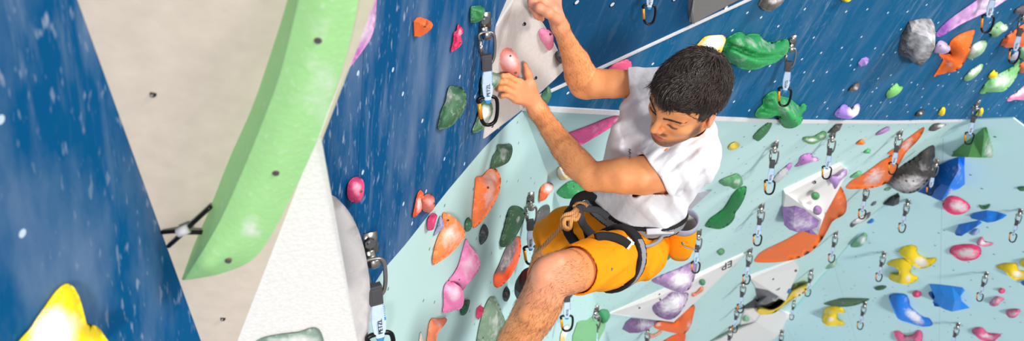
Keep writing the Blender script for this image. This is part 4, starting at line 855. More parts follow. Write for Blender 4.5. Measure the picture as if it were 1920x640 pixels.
def mesh_field(prims, h, post=None, pad=.03, B=16, slack=.03):
    """surface nets over the blocks the surface passes through"""
    lo, hi = bounds(prims, pad); n = np.ceil((hi-lo)/(h*B)).astype(int); N = n*B+1
    G = np.full(tuple(N), 1.0, np.float32)
    ii = np.stack(np.meshgrid(*[np.arange(q) for q in n], indexing='ij'), -1).reshape(-1, 3)
    cen = lo+(ii+.5)*h*B; D = np.stack([p.d(cen) for p in prims]); f = comb(prims, list(D)); diag = h*B*.87
    for b in np.nonzero(np.abs(f) < diag+slack)[0]:
        sel = [p for j, p in enumerate(prims) if abs(D[j, b]) < abs(f[b])+2*diag+.05 or D[j, b] < f[b]+2*diag+.05]
        i0 = ii[b]*B
        ax = [lo[k]+(i0[k]+np.arange(B+1))*h for k in range(3)]
        P = np.stack(np.meshgrid(*ax, indexing='ij'), -1).reshape(-1, 3)
        d = field(sel, P) if sel else np.ones(len(P))
        if post: d = post(P, d)
        G[i0[0]:i0[0]+B+1, i0[1]:i0[1]+B+1, i0[2]:i0[2]+B+1] = d.reshape(B+1, B+1, B+1)
    deep = np.nonzero(f <= -(diag+slack))[0]
    if not post:
        for b in deep:
            i0 = ii[b]*B; s = G[i0[0]:i0[0]+B+1, i0[1]:i0[1]+B+1, i0[2]:i0[2]+B+1]; s[s == 1.0] = -1.0
    I = G < 0
    cnt = np.zeros(tuple(N-1), np.int8)
    sl = [slice(0, -1), slice(1, None)]
    for x in (0, 1):
        for y in (0, 1):
            for z in (0, 1): cnt += I[sl[x], sl[y], sl[z]]
    cells = np.argwhere((cnt > 0) & (cnt < 8))
    idx = np.full(tuple(N-1), -1, np.int32); idx[tuple(cells.T)] = np.arange(len(cells))
    acc = np.zeros((len(cells), 3)); wn = np.zeros(len(cells))
    corners = [(x, y, z) for x in (0, 1) for y in (0, 1) for z in (0, 1)]
    for a in corners:
        for ax in range(3):
            if a[ax]: continue
            b = list(a); b[ax] = 1
            va = G[tuple((cells+a).T)]; vb = G[tuple((cells+b).T)]; m = (va < 0) != (vb < 0)
            t = np.where(m, va/(va-vb+1e-12*(va == vb)), 0)
            p = np.array(a, float)[None, :].repeat(len(cells), 0); p[:, ax] = t
            acc[m] += p[m]; wn[m] += 1
    V = lo+(cells+acc/np.maximum(wn, 1)[:, None])*h
    Fs = []
    for ax in range(3):
        u, v = (ax+1) % 3, (ax+2) % 3
        s0 = [slice(None)]*3; s1 = [slice(None)]*3; s0[ax] = slice(0, -1); s1[ax] = slice(1, None)
        e = np.argwhere(I[tuple(s0)] != I[tuple(s1)])
        e = e[(e[:, u] > 0) & (e[:, v] > 0) & (e[:, u] < N[u]-1) & (e[:, v] < N[v]-1)]
        if not len(e): continue
        q = []
        for du, dv in ((0, 0), (1, 0), (1, 1), (0, 1)):
            c = e.copy(); c[:, u] -= du; c[:, v] -= dv; q.append(idx[tuple(c.T)])
        q = np.stack(q, 1); fl = I[tuple(e.T)]
        q[~fl] = q[~fl][:, ::-1]; q = q[(q >= 0).all(1)]; Fs.append(q)
    return V, np.vstack(Fs)
def relax(V, F, it=2, lam=.5):
    n = len(V); A = np.concatenate([F[:, [0, 1]], F[:, [1, 2]], F[:, [2, 3]], F[:, [3, 0]]]); A = np.concatenate([A, A[:, ::-1]])
    deg = np.bincount(A[:, 0], minlength=n)[:, None]
    for _ in range(it):
        for l in (lam, -lam*1.02):
            S = np.stack([np.bincount(A[:, 0], weights=V[A[:, 1], k], minlength=n) for k in range(3)], 1)/np.maximum(deg, 1); V = V+l*(S-V)
    return V
def sdf_obj(name, V, F, mats, parent=None, origin=None, attr=None, midx=None):
    W_ = np.array([tuple(v) for v in to_world(V)]); org = np.array(origin) if origin is not None else np.zeros(3)
    me = bpy.data.meshes.new(name); L_ = W_-org
    me.vertices.add(len(L_)); me.vertices.foreach_set('co', L_.astype(np.float32).ravel())
    me.loops.add(len(F)*4); me.loops.foreach_set('vertex_index', F.astype(np.int32).ravel())
    me.polygons.add(len(F)); me.polygons.foreach_set('loop_start', np.arange(0, len(F)*4, 4, dtype=np.int32))
    me.update(calc_edges=True)
    return _fin(name, me, mats, parent, Vector(org), True, midx, attr, False)
def march(prims, px, py, z0=1.8, z1=4.5, post=None):
    ray = np.array([(px-960)/F_PX, (py-320)/F_PX, 1.0]); s = np.linalg.norm(ray); z = z0
    for _ in range(90):
        d = field(prims, (ray*z)[None])
        if post: d = post((ray*z)[None], d)
        d = float(d[0])
        if d < .0006: return z
        z += d/s*.9
        if z > z1: return None
    return z
PX = lambda w_, Z: w_*Z/F_PX
def chain(js, k=.02):
    """js = (px, py, Z, half width px) along a limb"""
    return [Cone(cp(*a[:3]), cp(*b[:3]), PX(a[3], a[2]), PX(b[3], b[2]), k) for a, b in zip(js[:-1], js[1:])]

# ---- head frame
HF, HL_, HU = np.array([-.7537, .5415, -.3724]), np.array([.6572, .6275, -.4176]), np.array([.0075, -.5595, -.8288])
HR = np.stack([HF, HL_, HU], 1); HC = np.array([.4531, -.1843, 2.5835])*.968
def hp(x, y, z): return HC+HR@np.array([x, y, z])
def hell(c, r, k=.02, op='+', yaw=0, pitch=0):
    ry, rp = math.radians(yaw), math.radians(pitch)
    A = np.array([[math.cos(ry), -math.sin(ry), 0], [math.sin(ry), math.cos(ry), 0], [0, 0, 1]])@np.array([[math.cos(rp), 0, math.sin(rp)], [0, 1, 0], [-math.sin(rp), 0, math.cos(rp)]])
    return Ell(hp(*c), r, HR@A, k, op)
def hcone(a, b, ra, rb, k=.01, op='+'): return Cone(hp(*a), hp(*b), ra, rb, k, op)
neck_base = cp(1280, 232, 2.72)
head = [hell((-.014, 0, .032), (.096, .075, .09), .02), hell((.03, 0, -.03), (.062, .061, .075), .04), hell((.045, 0, .045), (.05, .06, .045), .03),
        hcone((0, .052, -.055), (.060, .017, -.096), .017, .016, .03), hcone((0, -.052, -.055), (.060, -.017, -.096), .017, .016, .03),
        hell((.068, 0, -.098), (.022, .026, .017), .022), hell((.070, 0, -.066), (.026, .03, .026), .025),
        hell((.058, .042, -.022), (.021, .019, .017), .02), hell((.058, -.042, -.022), (.021, .019, .017), .02),
        hcone((.087, .006, .016), (.074, .046, .018), .011, .009, .014), hcone((.087, -.006, .016), (.074, -.046, .018), .011, .009, .014),
        hell((.100, .033, -.001), (.019, .019, .0135), .014, '-'), hell((.100, -.033, -.001), (.019, .019, .0135), .014, '-'),
        hell((.0705, .032, -.002), (.0155, .0165, .0135), .004), hell((.0705, -.032, -.002), (.0155, .0165, .0135), .004),
        hcone((.090, 0, .012), (.109, 0, -.026), .0075, .0095, .010), hell((.112, 0, -.029), (.0105, .0095, .0085), .006),
        hell((.100, .0125, -.034), (.0105, .0068, .007), .006), hell((.100, -.0125, -.034), (.0105, .0068, .007), .006),
        hell((.105, .006, -.041), (.005, .0032, .003), .003, '-'), hell((.105, -.006, -.041), (.005, .0032, .003), .003, '-'),
        hell((.092, 0, -.058), (.008, .022, .0065), .006), hell((.091, 0, -.0735), (.009, .019, .0065), .005),
        hcone((.0995, 0, -.0660), (.090, .023, -.0672), .0022, .0016, .003, '-'), hcone((.0995, 0, -.0660), (.090, -.023, -.0672), .0022, .0016, .003, '-'),
        Cone(hp(-.028, 0, -.045), neck_base, .055, .050, .03)]
for sg in (1, -1):
    head += [hell((-.010, sg*.0785, -.006), (.019, .0075, .031), .008, '+', sg*18, -12), hell((-.006, sg*.086, -.002), (.0095, .006, .017), .006, '-', sg*18, -12),
             hell((-.002, sg*.0765, -.032), (.009, .0055, .011), .006)]
# ---- limbs: picture joints with depths
armL = [(1300, 300, 2.66, 38), (1250, 322, 2.665, 36), (1207, 330, 2.67, 36), (1170, 330, 2.68, 34.5), (1138, 331, 2.69, 30), (1110, 331, 2.705, 27)]
foreL = [(1110, 331, 2.705, 27), (1082, 307, 2.735, 28.5), (1060, 280, 2.765, 25.5), (1034, 245, 2.80, 20.5), (1009, 208, 2.845, 17)]
armR = [(1222, 166, 2.79, 33), (1185, 158, 2.80, 26), (1150, 157, 2.815, 27), (1118, 157, 2.83, 28), (1093, 156, 2.855, 27.5)]
foreR = [(1093, 156, 2.855, 27.5), (1088, 140, 2.83, 30), (1080, 116, 2.79, 26), (1067, 88, 2.74, 19), (1050, 50, 2.67, 14.5)]
legL = [(1188, 474, 2.85, 43), (1120, 495, 2.65, 44), (1060, 512, 2.51, 42), (1040, 518, 2.47, 41)]
shinL = [(1034, 520, 2.47, 41), (1020, 548, 2.48, 38.5), (1001, 586, 2.52, 38.5), (968, 640, 2.57, 34), (930, 700, 2.63, 26), (903, 745, 2.68, 20)]
legR = [(1122, 426, 3.03, 36), (1075, 427, 3.11, 30), (1045, 440, 3.20, 27), (1031, 456, 3.26, 25.5)]
shinR = [(1031, 456, 3.26, 26), (1020, 488, 3.38, 23), (1007, 514, 3.52, 18), (998, 530, 3.64, 13)]
torso_in = [Cone(cp(1258, 300, 2.68), cp(1217, 400, 2.82), .066, .062, .04), Cone(cp(1220, 220, 2.78), cp(1170, 385, 2.94), .056, .056, .04), Cone(cp(1296, 290, 2.71), cp(1232, 182, 2.81), .040, .034, .03),
            Ell(cp(1186, 448, 2.93), (.066, .06, .07), None, .03)]
skin = head + torso_in + chain(armL, .005)+chain(foreL, .005)+chain(armR, .005)+chain(foreR, .005)+chain(legL, .005)+chain(shinL, .005)+chain(legR, .005)+chain(shinR, .005)
# muscle and bone accents
skin += [Cone(cp(1230, 318, 2.66), cp(1160, 320, 2.665), .022, .018, .03), Cone(cp(1098, 322, 2.69), cp(1062, 275, 2.74), .02, .014, .02), Cone(cp(1116, 344, 2.69), cp(1106, 346, 2.70), .012, .012, .02),
         Cone(cp(1092, 172, 2.85), cp(1100, 175, 2.85), .014, .014, .02), Ell(cp(1022, 512, 2.435), (.030, .034, .026), None, .025), Cone(cp(1012, 542, 2.445), cp(985, 590, 2.47), .013, .01, .03),
         Cone(cp(1032, 570, 2.52), cp(1010, 615, 2.55), .03, .02, .03), Cone(cp(1068, 489, 2.485), cp(1046, 490, 2.44), .018, .018, .03),
         Cone(cp(1012, 210, 2.825), cp(1010, 208, 2.825), .008, .008, .012)]
# ---- hands
def HZ(x, y, o): return 1/HV.d(x, y)-o
def fing(pts, ws, k=.006):
    P = [cp(*p) for p in pts]
    return [Cone(P[i], P[i+1], PX(ws[i], pts[i][2]), PX(ws[i+1], pts[i+1][2]), k) for i in range(len(P)-1)]
def z(x, y, o): return (x, y, HZ(x, y, o))
wl = foreL[-1]
handL = [Cone(cp(*wl[:3]), cp(*z(988, 172, .075)), PX(17, 2.85), PX(15, 2.85), .02)]
for (kx, ky, mx, my, tx, ty, w_) in ((973, 155, 953, 143, 936, 145, 5.0), (968, 165, 948, 154, 932, 157, 5.2), (965, 176, 945, 166, 932, 169, 5.0), (967, 186, 950, 178, 938, 182, 4.4)):
    handL += [Cone(cp(*z(998, 190, .082)), cp(*z(kx, ky, .082)), PX(10.5, 2.85), PX(8.6, 2.85), .012)]
    handL += fing([z(kx, ky, .083), z(mx, my, .077), z((mx+tx)/2-1, (my+ty)/2-1, .066), z(tx+1, ty, .048)], [w_+2.0, w_+.8, w_+.3, w_-.6], .003)
handL += fing([z(1003, 186, .085), z(996, 158, .085), z(990, 138, .07), z(985, 121, .052)], [9, 7, 5.8, 4.6], .012)
handL += fing([z(996, 165, .085), z(976, 157, .078)], [7, 6], .014)
wr = foreR[-1]
handR = [Cone(cp(*wr[:3]), cp(1036, 20, 2.645), PX(14.5, 2.67), PX(14, 2.65), .02)]
for (kx, ky, mx, my, tx, ty, w_, zz) in ((1012, -6, 997, 2, 1003, 20, 7.2, 2.655), (1022, -12, 1001, -4, 1006, 30, 7.2, 2.668), (1034, -16, 1008, 4, 1010, 33, 6.8, 2.69), (1045, -14, 1018, 8, 1016, 36, 6.0, 2.71)):
    handR += [Cone(cp(1044, 34, 2.655), cp(kx, ky, zz-.02), PX(10, 2.65), PX(8.4, 2.65), .012)]
    handR += fing([(kx, ky, zz-.02), (mx, my, zz-.03), ((mx+tx)/2-3, (my+ty)/2, zz), (tx, ty, zz+.03)], [w_+.8, w_+.4, w_, w_-1], .005)
handR += fing([(1044, 36, 2.635), (1028, 24, 2.60), (1011, 15, 2.60), (997, 8, 2.62)], [9.5, 9, 7.6, 6], .012)
skin += handL+handR
V, F = mesh_field(skin, .0027)
V = relax(V, F, 2)
# colour attributes in the head frame
q = (V-HC)@HR
def sm(x, a, b): return np.clip((x-a)/(b-a), 0, 1)
jawz = sm(-q[:, 2], .035+.55*np.clip(.055-q[:, 0], -.02, .05), .05+.55*np.clip(.055-q[:, 0], -.02, .05))
stub = np.where((q[:, 0] > .0) & (q[:, 2] > -.14) & (np.abs(q[:, 1]) < .085) & (np.linalg.norm(q, axis=1) < .17), 1.0, 0)
low = sm(-q[:, 2], .058, .078)*sm(q[:, 0], .0, .02)
side_b = sm(np.abs(q[:, 1]), .040, .054)*sm(q[:, 0], .008, .018)*(1-sm(q[:, 0], .036, .052))*sm(-q[:, 2], .0, .03)
must = (1-sm(np.abs(q[:, 2]+.049), .003, .0075))*sm(q[:, 0], .075, .085)*(1-sm(np.abs(q[:, 1]), .022, .030))
gotee = sm(-q[:, 2], .078, .086)*sm(q[:, 0], .05, .07)
lips = (1-sm(np.abs(q[:, 2]+.0665), .008, .0115))*sm(q[:, 0], .082, .088)*(1-sm(np.abs(q[:, 1]), .017, .023))
stub = stub*np.maximum.reduce([low, side_b, must, gotee])*(1-lips)
lips = lips*(np.linalg.norm(q, axis=1) < .17)
ear = sm(np.abs(q[:, 1]), .074, .082)*(np.linalg.norm(q, axis=1) < .11)
hx = np.minimum(np.linalg.norm(V-cp(960, 155, 2.85), axis=1), np.linalg.norm(V-cp(1010, 5, 2.65), axis=1)); red = np.maximum(1-sm(hx, .05, .13), ear*.8)
kn = 1-sm(np.linalg.norm(V-cp(1025, 520, 2.43), axis=1), .04, .11); red = np.maximum(red, kn*.75)
limb = np.minimum.reduce([field(chain(c, .005), V) for c in (foreL[:4], foreR[1:4], shinL, legL[2:], shinR)]); hairy = 1-sm(np.abs(limb), .004, .03)
t = NT('skin', .48, .4)
t.b.inputs['Subsurface Weight'].default_value = .12; t.b.inputs['Subsurface Radius'].default_value = (.012, .005, .003); t.b.inputs['Subsurface Scale'].default_value = 1.0
g = t.n('ShaderNodeTexCoord').outputs['Object']
n1 = t.noise(g, 14, 4); n2 = t.noise(g, 260, 2)
base = t.mix(t.ramp(n1, .35, .7), lin((240, 162, 106)), lin((218, 138, 86)))
base = t.mix(t.math('MULTIPLY', t.n('ShaderNodeAttribute', attribute_name='red').outputs['Fac'], .7), base, lin((226, 150, 128)))
base = t.mix(t.n('ShaderNodeAttribute', attribute_name='lips').outputs['Fac'], base, lin((178, 98, 82)))
hairn = t.ramp(t.noise(t.mapping(g, (1, 1, 1)), 520, 2), .42, .6)
sb = t.math('MULTIPLY', t.n('ShaderNodeAttribute', attribute_name='stubble').outputs['Fac'], t.math('ADD', t.math('MULTIPLY', hairn, .3), .62), True)
base = t.mix(sb, base, lin((58, 42, 36)))
hs = t.math('MULTIPLY', t.ramp(t.noise(t.mapping(g, (150, 420, 260), .5), 1.0, 2), .52, .66), t.n('ShaderNodeAttribute', attribute_name='hairy').outputs['Fac'])
base = t.mix(t.math('MULTIPLY', hs, .16), base, lin((96, 58, 36)))
t.l(base, t.b.inputs['Base Color']); t.bump(n2, .12, .002)
M_skin = t.m
PB = CAM+vdir(*cp(1185, 440, 2.88))
person = sdf_obj('person', V, F, [M_skin], None, PB, {'stubble': stub, 'lips': lips, 'red': red, 'hairy': hairy})
tag(person, 'dark haired climber in white t-shirt and orange shorts hanging off the wall', 'person')

# ---- hair
HK = [(-.2, -.055), (-.10, -.058), (-.065, -.045), (-.04, -.012), (-.03, .016), (.008, .020), (.013, -.026), (.030, -.030), (.036, .004), (.048, .030), (.066, .050), (.085, .062), (.12, .066)]
hx_, hz_ = np.array([a for a, b in HK]), np.array([b for a, b in HK])
hair_pr = [hell((-.016, 0, .038), (.101, .081, .097), .02), hell((.035, 0, .078), (.06, .062, .036), .03), hell((-.03, 0, .02), (.092, .081, .075), .02)]
def hair_post(P, d):
    u = (P-HC)@HR
    zl = np.interp(u[:, 0], hx_, hz_)+.012*(1-np.minimum(1, np.abs(u[:, 1])/.06))*(u[:, 0] > .05)
    return np.maximum(d, (zl-u[:, 2])*.7)
Vh, Fh = mesh_field(hair_pr, .003, hair_post); Vh = relax(Vh, Fh, 1)
tri = Vh[Fh]; nrm = np.cross(tri[:, 2]-tri[:, 0], tri[:, 3]-tri[:, 1]); ar = np.linalg.norm(nrm, axis=1); nrm /= ar[:, None]+1e-12
fc = tri.mean(1); uf = (fc-HC)@HR; un = nrm@HR
if np.mean(np.sum(un*(uf-np.array([-.02, 0, .03])), axis=1)) < 0: un = -un
ok = (np.sum(un*(uf-np.array([-.016, 0, .03])), axis=1) > .03)
rng = np.random.default_rng(5)
pick = rng.choice(np.nonzero(ok)[0], 13000, p=ar[ok]/ar[ok].sum())
mb_v = []; mb_f = []
crown = np.array([-.062, .0, .115])
for i in pick:
    p = uf[i]+rng.normal(size=3)*.001; n_ = un[i]
    away = p-crown; flow = away-n_*(away@n_); flow /= np.linalg.norm(flow)+1e-9
    top = max(0, min(1, (p[2]-.04)/.06))
    wv = np.array([.55*math.sin(p[1]*95+p[2]*40), .75*math.sin(p[0]*85+p[2]*55+p[1]*30), 0])
    flow = flow*(1-.35*top)+np.array([.55, 0, 0])*top+wv*(.35+.4*top)+rng.normal(size=3)*.16
    if p[2] < .04: flow += np.array([.12 if p[0] > 0 else -.1, 0, -.6])
    flow -= n_*(flow@n_); flow /= np.linalg.norm(flow)+1e-9
    ln = (.018+.022*top)*rng.uniform(.7, 1.3); lift = (.0012+.0036*top)*rng.uniform(.2, 1.6)
    sd = np.cross(flow, n_); curl = rng.normal()*.18+.5*math.sin(p[0]*70+p[1]*60)*top
    r0 = rng.uniform(.0005, .0011); b0 = len(mb_v)
    for j in range(6):
        tt = j/5; c = p-n_*.0025+flow*ln*tt+n_*(lift*math.sin(tt*PI*.9)*1.3-.0035*tt*tt*(ln/.03))+sd*curl*ln*tt*tt
        r = r0*(1.0 if j < 3 else 1.0-.85*(tt-.4)/.6)
        for k in range(3):
            a_ = 2*PI*k/3; mb_v.append(c+sd*r*1.7*math.cos(a_)+n_*r*.8*math.sin(a_))
    for j in range(5):
        for k in range(3): mb_f.append((b0+j*3+k, b0+j*3+(k+1) % 3, b0+j*3+3+(k+1) % 3, b0+j*3+3+k))
Vs = np.array(mb_v)@HR.T+HC
Va = np.vstack([Vh, Vs]); Fa = np.vstack([Fh, np.array(mb_f)+len(Vh)])
t = NT('dark_brown_hair', .34, .6)
g = t.n('ShaderNodeTexCoord').outputs['Object']
t.l(t.mix(t.noise(g, 60, 3), lin((26, 19, 17)), lin((66, 50, 42))), t.b.inputs['Base Color'])
M_hair = t.m
tag(sdf_obj('hair', Va, Fa, [M_hair], person, PB))
def strands(name, seeds, r, mat):
    vv = []; ff = []
    for a, b in seeds:
        a, b = np.array(a), np.array(b); m = (a+b)/2+np.array([.0012, 0, .0006]); b0 = len(vv); d_ = b-a; sd = np.cross(d_, [1, 0, 0]); sd /= np.linalg.norm(sd)+1e-9; up = np.cross(sd, d_); up /= np.linalg.norm(up)+1e-9
        for c, rr in ((a, r*.8), (m, r), (b, r*.2)):
            for k in range(4): vv.append(c+sd*rr*math.cos(PI*k/2)+up*rr*math.sin(PI*k/2))
        for j in range(2):
            for k in range(4): ff.append((b0+j*4+k, b0+j*4+(k+1) % 4, b0+j*4+4+(k+1) % 4, b0+j*4+4+k))
    return sdf_obj(name, np.array(vv)@HR.T+HC, np.array(ff), [mat], person, PB)
def on_face(y, z_):                                   # forward distance of the face at (left, up)
    x = .16
    for _ in range(60):
        d = float(field(head, hp(x, y, z_)[None])[0])
        if d < .0003: break
        x -= d*.8
    return x
for sg in (1, -1):
    sd_ = []
    for i in range(70):
        u = rng.random(); yy = sg*(.010+.042*u); zz = .0185+.007*math.sin(u*2.6)+rng.uniform(-.0032, .0032)*(1-.5*u); x0 = on_face(yy, zz)
        y1 = yy+sg*.009; z1_ = zz+.0015+rng.normal()*.0012; sd_.append(((x0+.0004, yy, zz), (on_face(y1, z1_)+.0012, y1, z1_)))
    strands('eyebrow', sd_, .0005, M_hair)
    sd_ = []
    for i in range(36):
        u = i/35; yy = sg*(.019+.027*u); zz = -.0085-.002*math.sin(u*PI)+.003*u; x0 = on_face(yy, zz)
        sd_.append(((x0, yy-sg*.0006, zz+.0008), (x0+.003, yy+sg*.001, zz-.0025)))
    strands('eyelash', sd_, .00035, M_hair)

# ---- fine hair on forearms and legs
M_bodyhair = plain('body_hair_brown', (112, 70, 46), .5)
def limb_hair(name, segs, nn, side):
    vv = []; ff = []; tri_ = V[F]; cen_ = tri_.mean(1); nr_ = np.cross(tri_[:, 2]-tri_[:, 0], tri_[:, 3]-tri_[:, 1]); nr_ /= np.linalg.norm(nr_, axis=1)[:, None]+1e-12
    best = np.full(len(cen_), 9.0); ax_ = np.zeros((len(cen_), 3))
    for c in segs:
        d_ = np.abs(c.d(cen_)); m_ = d_ < best; best[m_] = d_[m_]; a_ = c.b-c.a; ax_[m_] = a_/np.linalg.norm(a_)
    cand = np.nonzero(best < .008)[0]
    for i in rng.choice(cand, nn):
        p = cen_[i]+rng.normal(size=3)*.0012; n_ = nr_[i]
        if n_@(cen_[i]-segs[0].a) is None: continue
        fl = ax_[i]+rng.normal(size=3)*.20; fl -= n_*(fl@n_); fl /= np.linalg.norm(fl)+1e-9; ln = rng.uniform(.006, .016); sd = np.cross(fl, n_); b0 = len(vv)
        for j, (tt, rr) in enumerate(((0, .00015), (.5, .00013), (1, .00005))):
            c = p+fl*ln*tt+n_*(.0002+.0028*tt*(1-.4*tt))+sd*ln*.12*tt*tt
            for k in range(3): vv.append(c+sd*rr*math.cos(2*PI*k/3)+n_*rr*math.sin(2*PI*k/3))
        for j in range(2):
            for k in range(3): ff.append((b0+j*3+k, b0+j*3+(k+1) % 3, b0+j*3+3+(k+1) % 3, b0+j*3+3+k))
    return tag(sdf_obj(name, np.array(vv), np.array(ff), [M_bodyhair], person, PB), kind='stuff')
_n0 = np.cross(V[F][:, 2]-V[F][:, 0], V[F][:, 3]-V[F][:, 1])
limb_hair('leg_hair', chain(shinL, .005)+chain(legL[2:], .005)+chain(shinR, .005), 11000, 1)
limb_hair('arm_hair', chain(foreL[1:], .005)+chain(foreR[1:], .005), 2800, 1)

# ---- t-shirt
def wave(P, dirs):
    o = np.zeros(len(P))
    for (kx, ky, kz, ph, am) in dirs: o += am*np.sin(P[:, 0]*kx+P[:, 1]*ky+P[:, 2]*kz+ph)
    return o
torso_pr = [Cone(cp(1258, 302, 2.715), cp(1203, 428, 2.85), PX(66, 2.71), PX(62, 2.85), .05), Cone(cp(1215, 222, 2.80), cp(1158, 406, 2.95), PX(55, 2.80), PX(58, 2.95), .08),
            Cone(cp(1298, 290, 2.685), cp(1234, 180, 2.79), PX(42, 2.68), PX(38, 2.79), .05), Cone(cp(1312, 248, 2.735), cp(1302, 290, 2.69), PX(31, 2.73), PX(42, 2.69), .05),
            Cone(cp(1288, 240, 2.76), cp(1262, 207, 2.78), PX(38, 2.76), PX(38, 2.78), .04)]
slv_pr = [Cone(cp(1300, 300, 2.66), cp(1250, 320, 2.665), PX(44, 2.66), PX(46, 2.66), .02), Cone(cp(1250, 320, 2.665), cp(1170, 338, 2.68), PX(46, 2.665), PX(44, 2.68), .005)]
slvR_pr = [Cone(cp(1228, 166, 2.785), cp(1195, 159, 2.795), PX(41, 2.78), PX(33, 2.79), .02), Cone(cp(1195, 159, 2.795), cp(1150, 157, 2.815), PX(33, 2.79), PX(31, 2.81), .005)]
shirt_pr = torso_pr+slv_pr+slvR_pr
def plane3(a, b, c, side):
    a, b, c = cp(*a), cp(*b), cp(*c); n_ = np.cross(b-a, c-a); n_ /= np.linalg.norm(n_)
    if (cp(*side)-a)@n_ < 0: n_ = -n_
    return a, n_                                        # the side point is on the positive, cut away, side
cutL = plane3((1207, 292, 2.66), (1259, 374, 2.66), (1226, 330, 2.74), (1150, 330, 2.66))
cutR = plane3((1178, 130, 2.80), (1188, 185, 2.80), (1178, 157, 2.74), (1120, 157, 2.83))
_hz = [(x, y, march(torso_pr, x, y, 2.2, 3.4) or 2.85) for x, y in ((1122, 388), (1180, 425), (1236, 431))]
hemA = plane3(*_hz, (1150, 520, 2.80))
neckc = Cone(hp(-.03, 0, -.06), neck_base-(neck_base-hp(-.03, 0, -.06))*.05, .064, .060)
elL, elR = cp(1180, 332, 2.64), cp(1140, 157, 2.81)
armaxL = Cone(cp(1236, 326, 2.61), cp(1165, 331, 2.66), .080, .050); armaxR = Cone(cp(1190, 158, 2.76), cp(1130, 156, 2.82), .06, .05)
pitL, pitR, navel = cp(1268, 345, 2.66), cp(1205, 205, 2.72), cp(1190, 330, 2.78)
def fan(P, lst):
    # soft folds: bands across a direction, warped, fading away from their centre
    w_ = np.zeros(len(P))
    for c, kv, am, rad, wp in lst:
        v = P-c; r = np.linalg.norm(v, axis=1); ph = v@np.array(kv, float)
        f = np.sin(ph+wp*np.sin(v[:, 0]*14+v[:, 1]*9)+.8*np.sin(v[:, 1]*21-v[:, 2]*17))
        w_ += 1.7*am*np.exp(-(r/rad)**2)*(f-.5*np.abs(f))
    return w_
SH_F = [(cp(1278, 330, 2.62), (60, 75, -30), .0042, .12, 1.2), (cp(1225, 300, 2.62), (95, 55, 20), .0032, .13, 1.0), (cp(1205, 190, 2.74), (40, 110, 10), .0040, .11, 1.0),
        (cp(1275, 265, 2.62), (70, 120, 0), .0026, .10, 1.5), (cp(1225, 395, 2.74), (45, -95, 20), .0038, .14, 1.4), (cp(1300, 340, 2.66), (85, -60, 0), .0036, .10, 1.0), (cp(1160, 260, 2.80), (90, -35, 30), .0034, .12, .8)]
def drape(P): return fan(P, SH_F)
def smin(a, b, k):
    h = np.clip(.5+.5*(a-b)/k, 0, 1); return a+(b-a)*h-k*h*(1-h)
def shirt_parts(P):
    w_ = drape(P); return field(torso_pr, P)+w_, field(slv_pr, P)+w_*.8, field(slvR_pr, P)+w_*.6
def shirt_solid(P, d):
    a, l, r = shirt_parts(P); return smin(smin(a, l, .012), r, .02)
def shirt_post(P, d):
    a, l, r = shirt_parts(P); t_ = .0105
    inner = smin(smin(a, l, .012), r, .02)+t_
    out = smin(smin(a, np.maximum(l, (P-cutL[0])@cutL[1]+.0015*np.sin(P[:, 1]*90)), .012), np.maximum(r, (P-cutR[0])@cutR[1]), .02)
    s = np.maximum(out, -inner)
    s = np.maximum(s, (P-hemA[0])@hemA[1]+.004*np.sin(P[:, 0]*40))
    return np.maximum(s, -neckc.d(P))
Vt, Ft = mesh_field(shirt_pr, .0030, shirt_post, slack=.04); Vt = relax(Vt, Ft, 2)
t = NT('white_cotton', .85, .15); t.b.inputs['Sheen Weight'].default_value = .15
g = t.n('ShaderNodeTexCoord').outputs['Object']
t.b.inputs['Base Color'].default_value = lin((224, 223, 227)); t.bump(t.noise(g, 34, 3), .22, .012)
shirt = sdf_obj('shirt', Vt, Ft, [t.m], person, PB)
# small dark print on the chest
mb = MB()
for i, (dx, dy, w_, hh) in enumerate([(0, -12, 2.2, .8), (1.2, -10.5, .8, 2), (-.8, -8, 2.4, .7), (.3, -5.6, 1.8, .8), (1.4, -4, .8, 1.6), (-.6, -1.5, 2.4, .7), (.8, .6, .8, 2), (.2, 3, 2.4, .8), (1.2, 5, 1.0, 1.8), (-.5, 6.5, 2.0, .8)]):
    x, y = 1180.5+dx*.9, 291+dy*.9; zc_ = march(shirt_pr, x, y, 2.3, 3.4, shirt_solid)
    if zc_: mb.box(CAM+vdir(*cp(x, y, zc_-.0005)), vdir(PX(w_*.75, zc_), 0, 0), vdir(0, PX(hh*.75, zc_), 0), vdir(0, 0, .0012))
mb.build('lettering', M_black, shirt, PB, False)

# ---- shorts
shorts_pr = [Ell(cp(1192, 454, 2.91), (.102, .092, .095), None, .05), Cone(cp(1202, 428, 2.89), cp(1155, 408, 2.99), .076, .074, .05)]
shorts_pr += [Cone(cp(1196, 472, 2.83), cp(1135, 490, 2.67), PX(56, 2.83), PX(51, 2.67), .03), Cone(cp(1135, 490, 2.67), cp(1045, 517, 2.47), PX(52, 2.67), PX(46, 2.47), .02),
              Cone(cp(1126, 424, 3.01), cp(1065, 428, 3.12), PX(44, 3.01), PX(40, 3.12), .03), Cone(cp(1065, 428, 3.12), cp(1022, 448, 3.25), PX(39, 3.12), PX(35, 3.25), .02)]
axl = cp(1045, 517, 2.47)-cp(1135, 490, 2.67); axl /= np.linalg.norm(axl); hemL0 = cp(1079, 511, 2.545)
axr = cp(1022, 448, 3.25)-cp(1065, 428, 3.12); axr /= np.linalg.norm(axr); hemR0 = cp(1030, 445, 3.225)
waist0, waistn = hemA[0], -hemA[1]
legaxL = Cone(cp(1135, 490, 2.67), cp(1000, 540, 2.4), .11, .12); legaxR = Cone(cp(1065, 428, 3.12), cp(960, 470, 3.4), .09, .09)
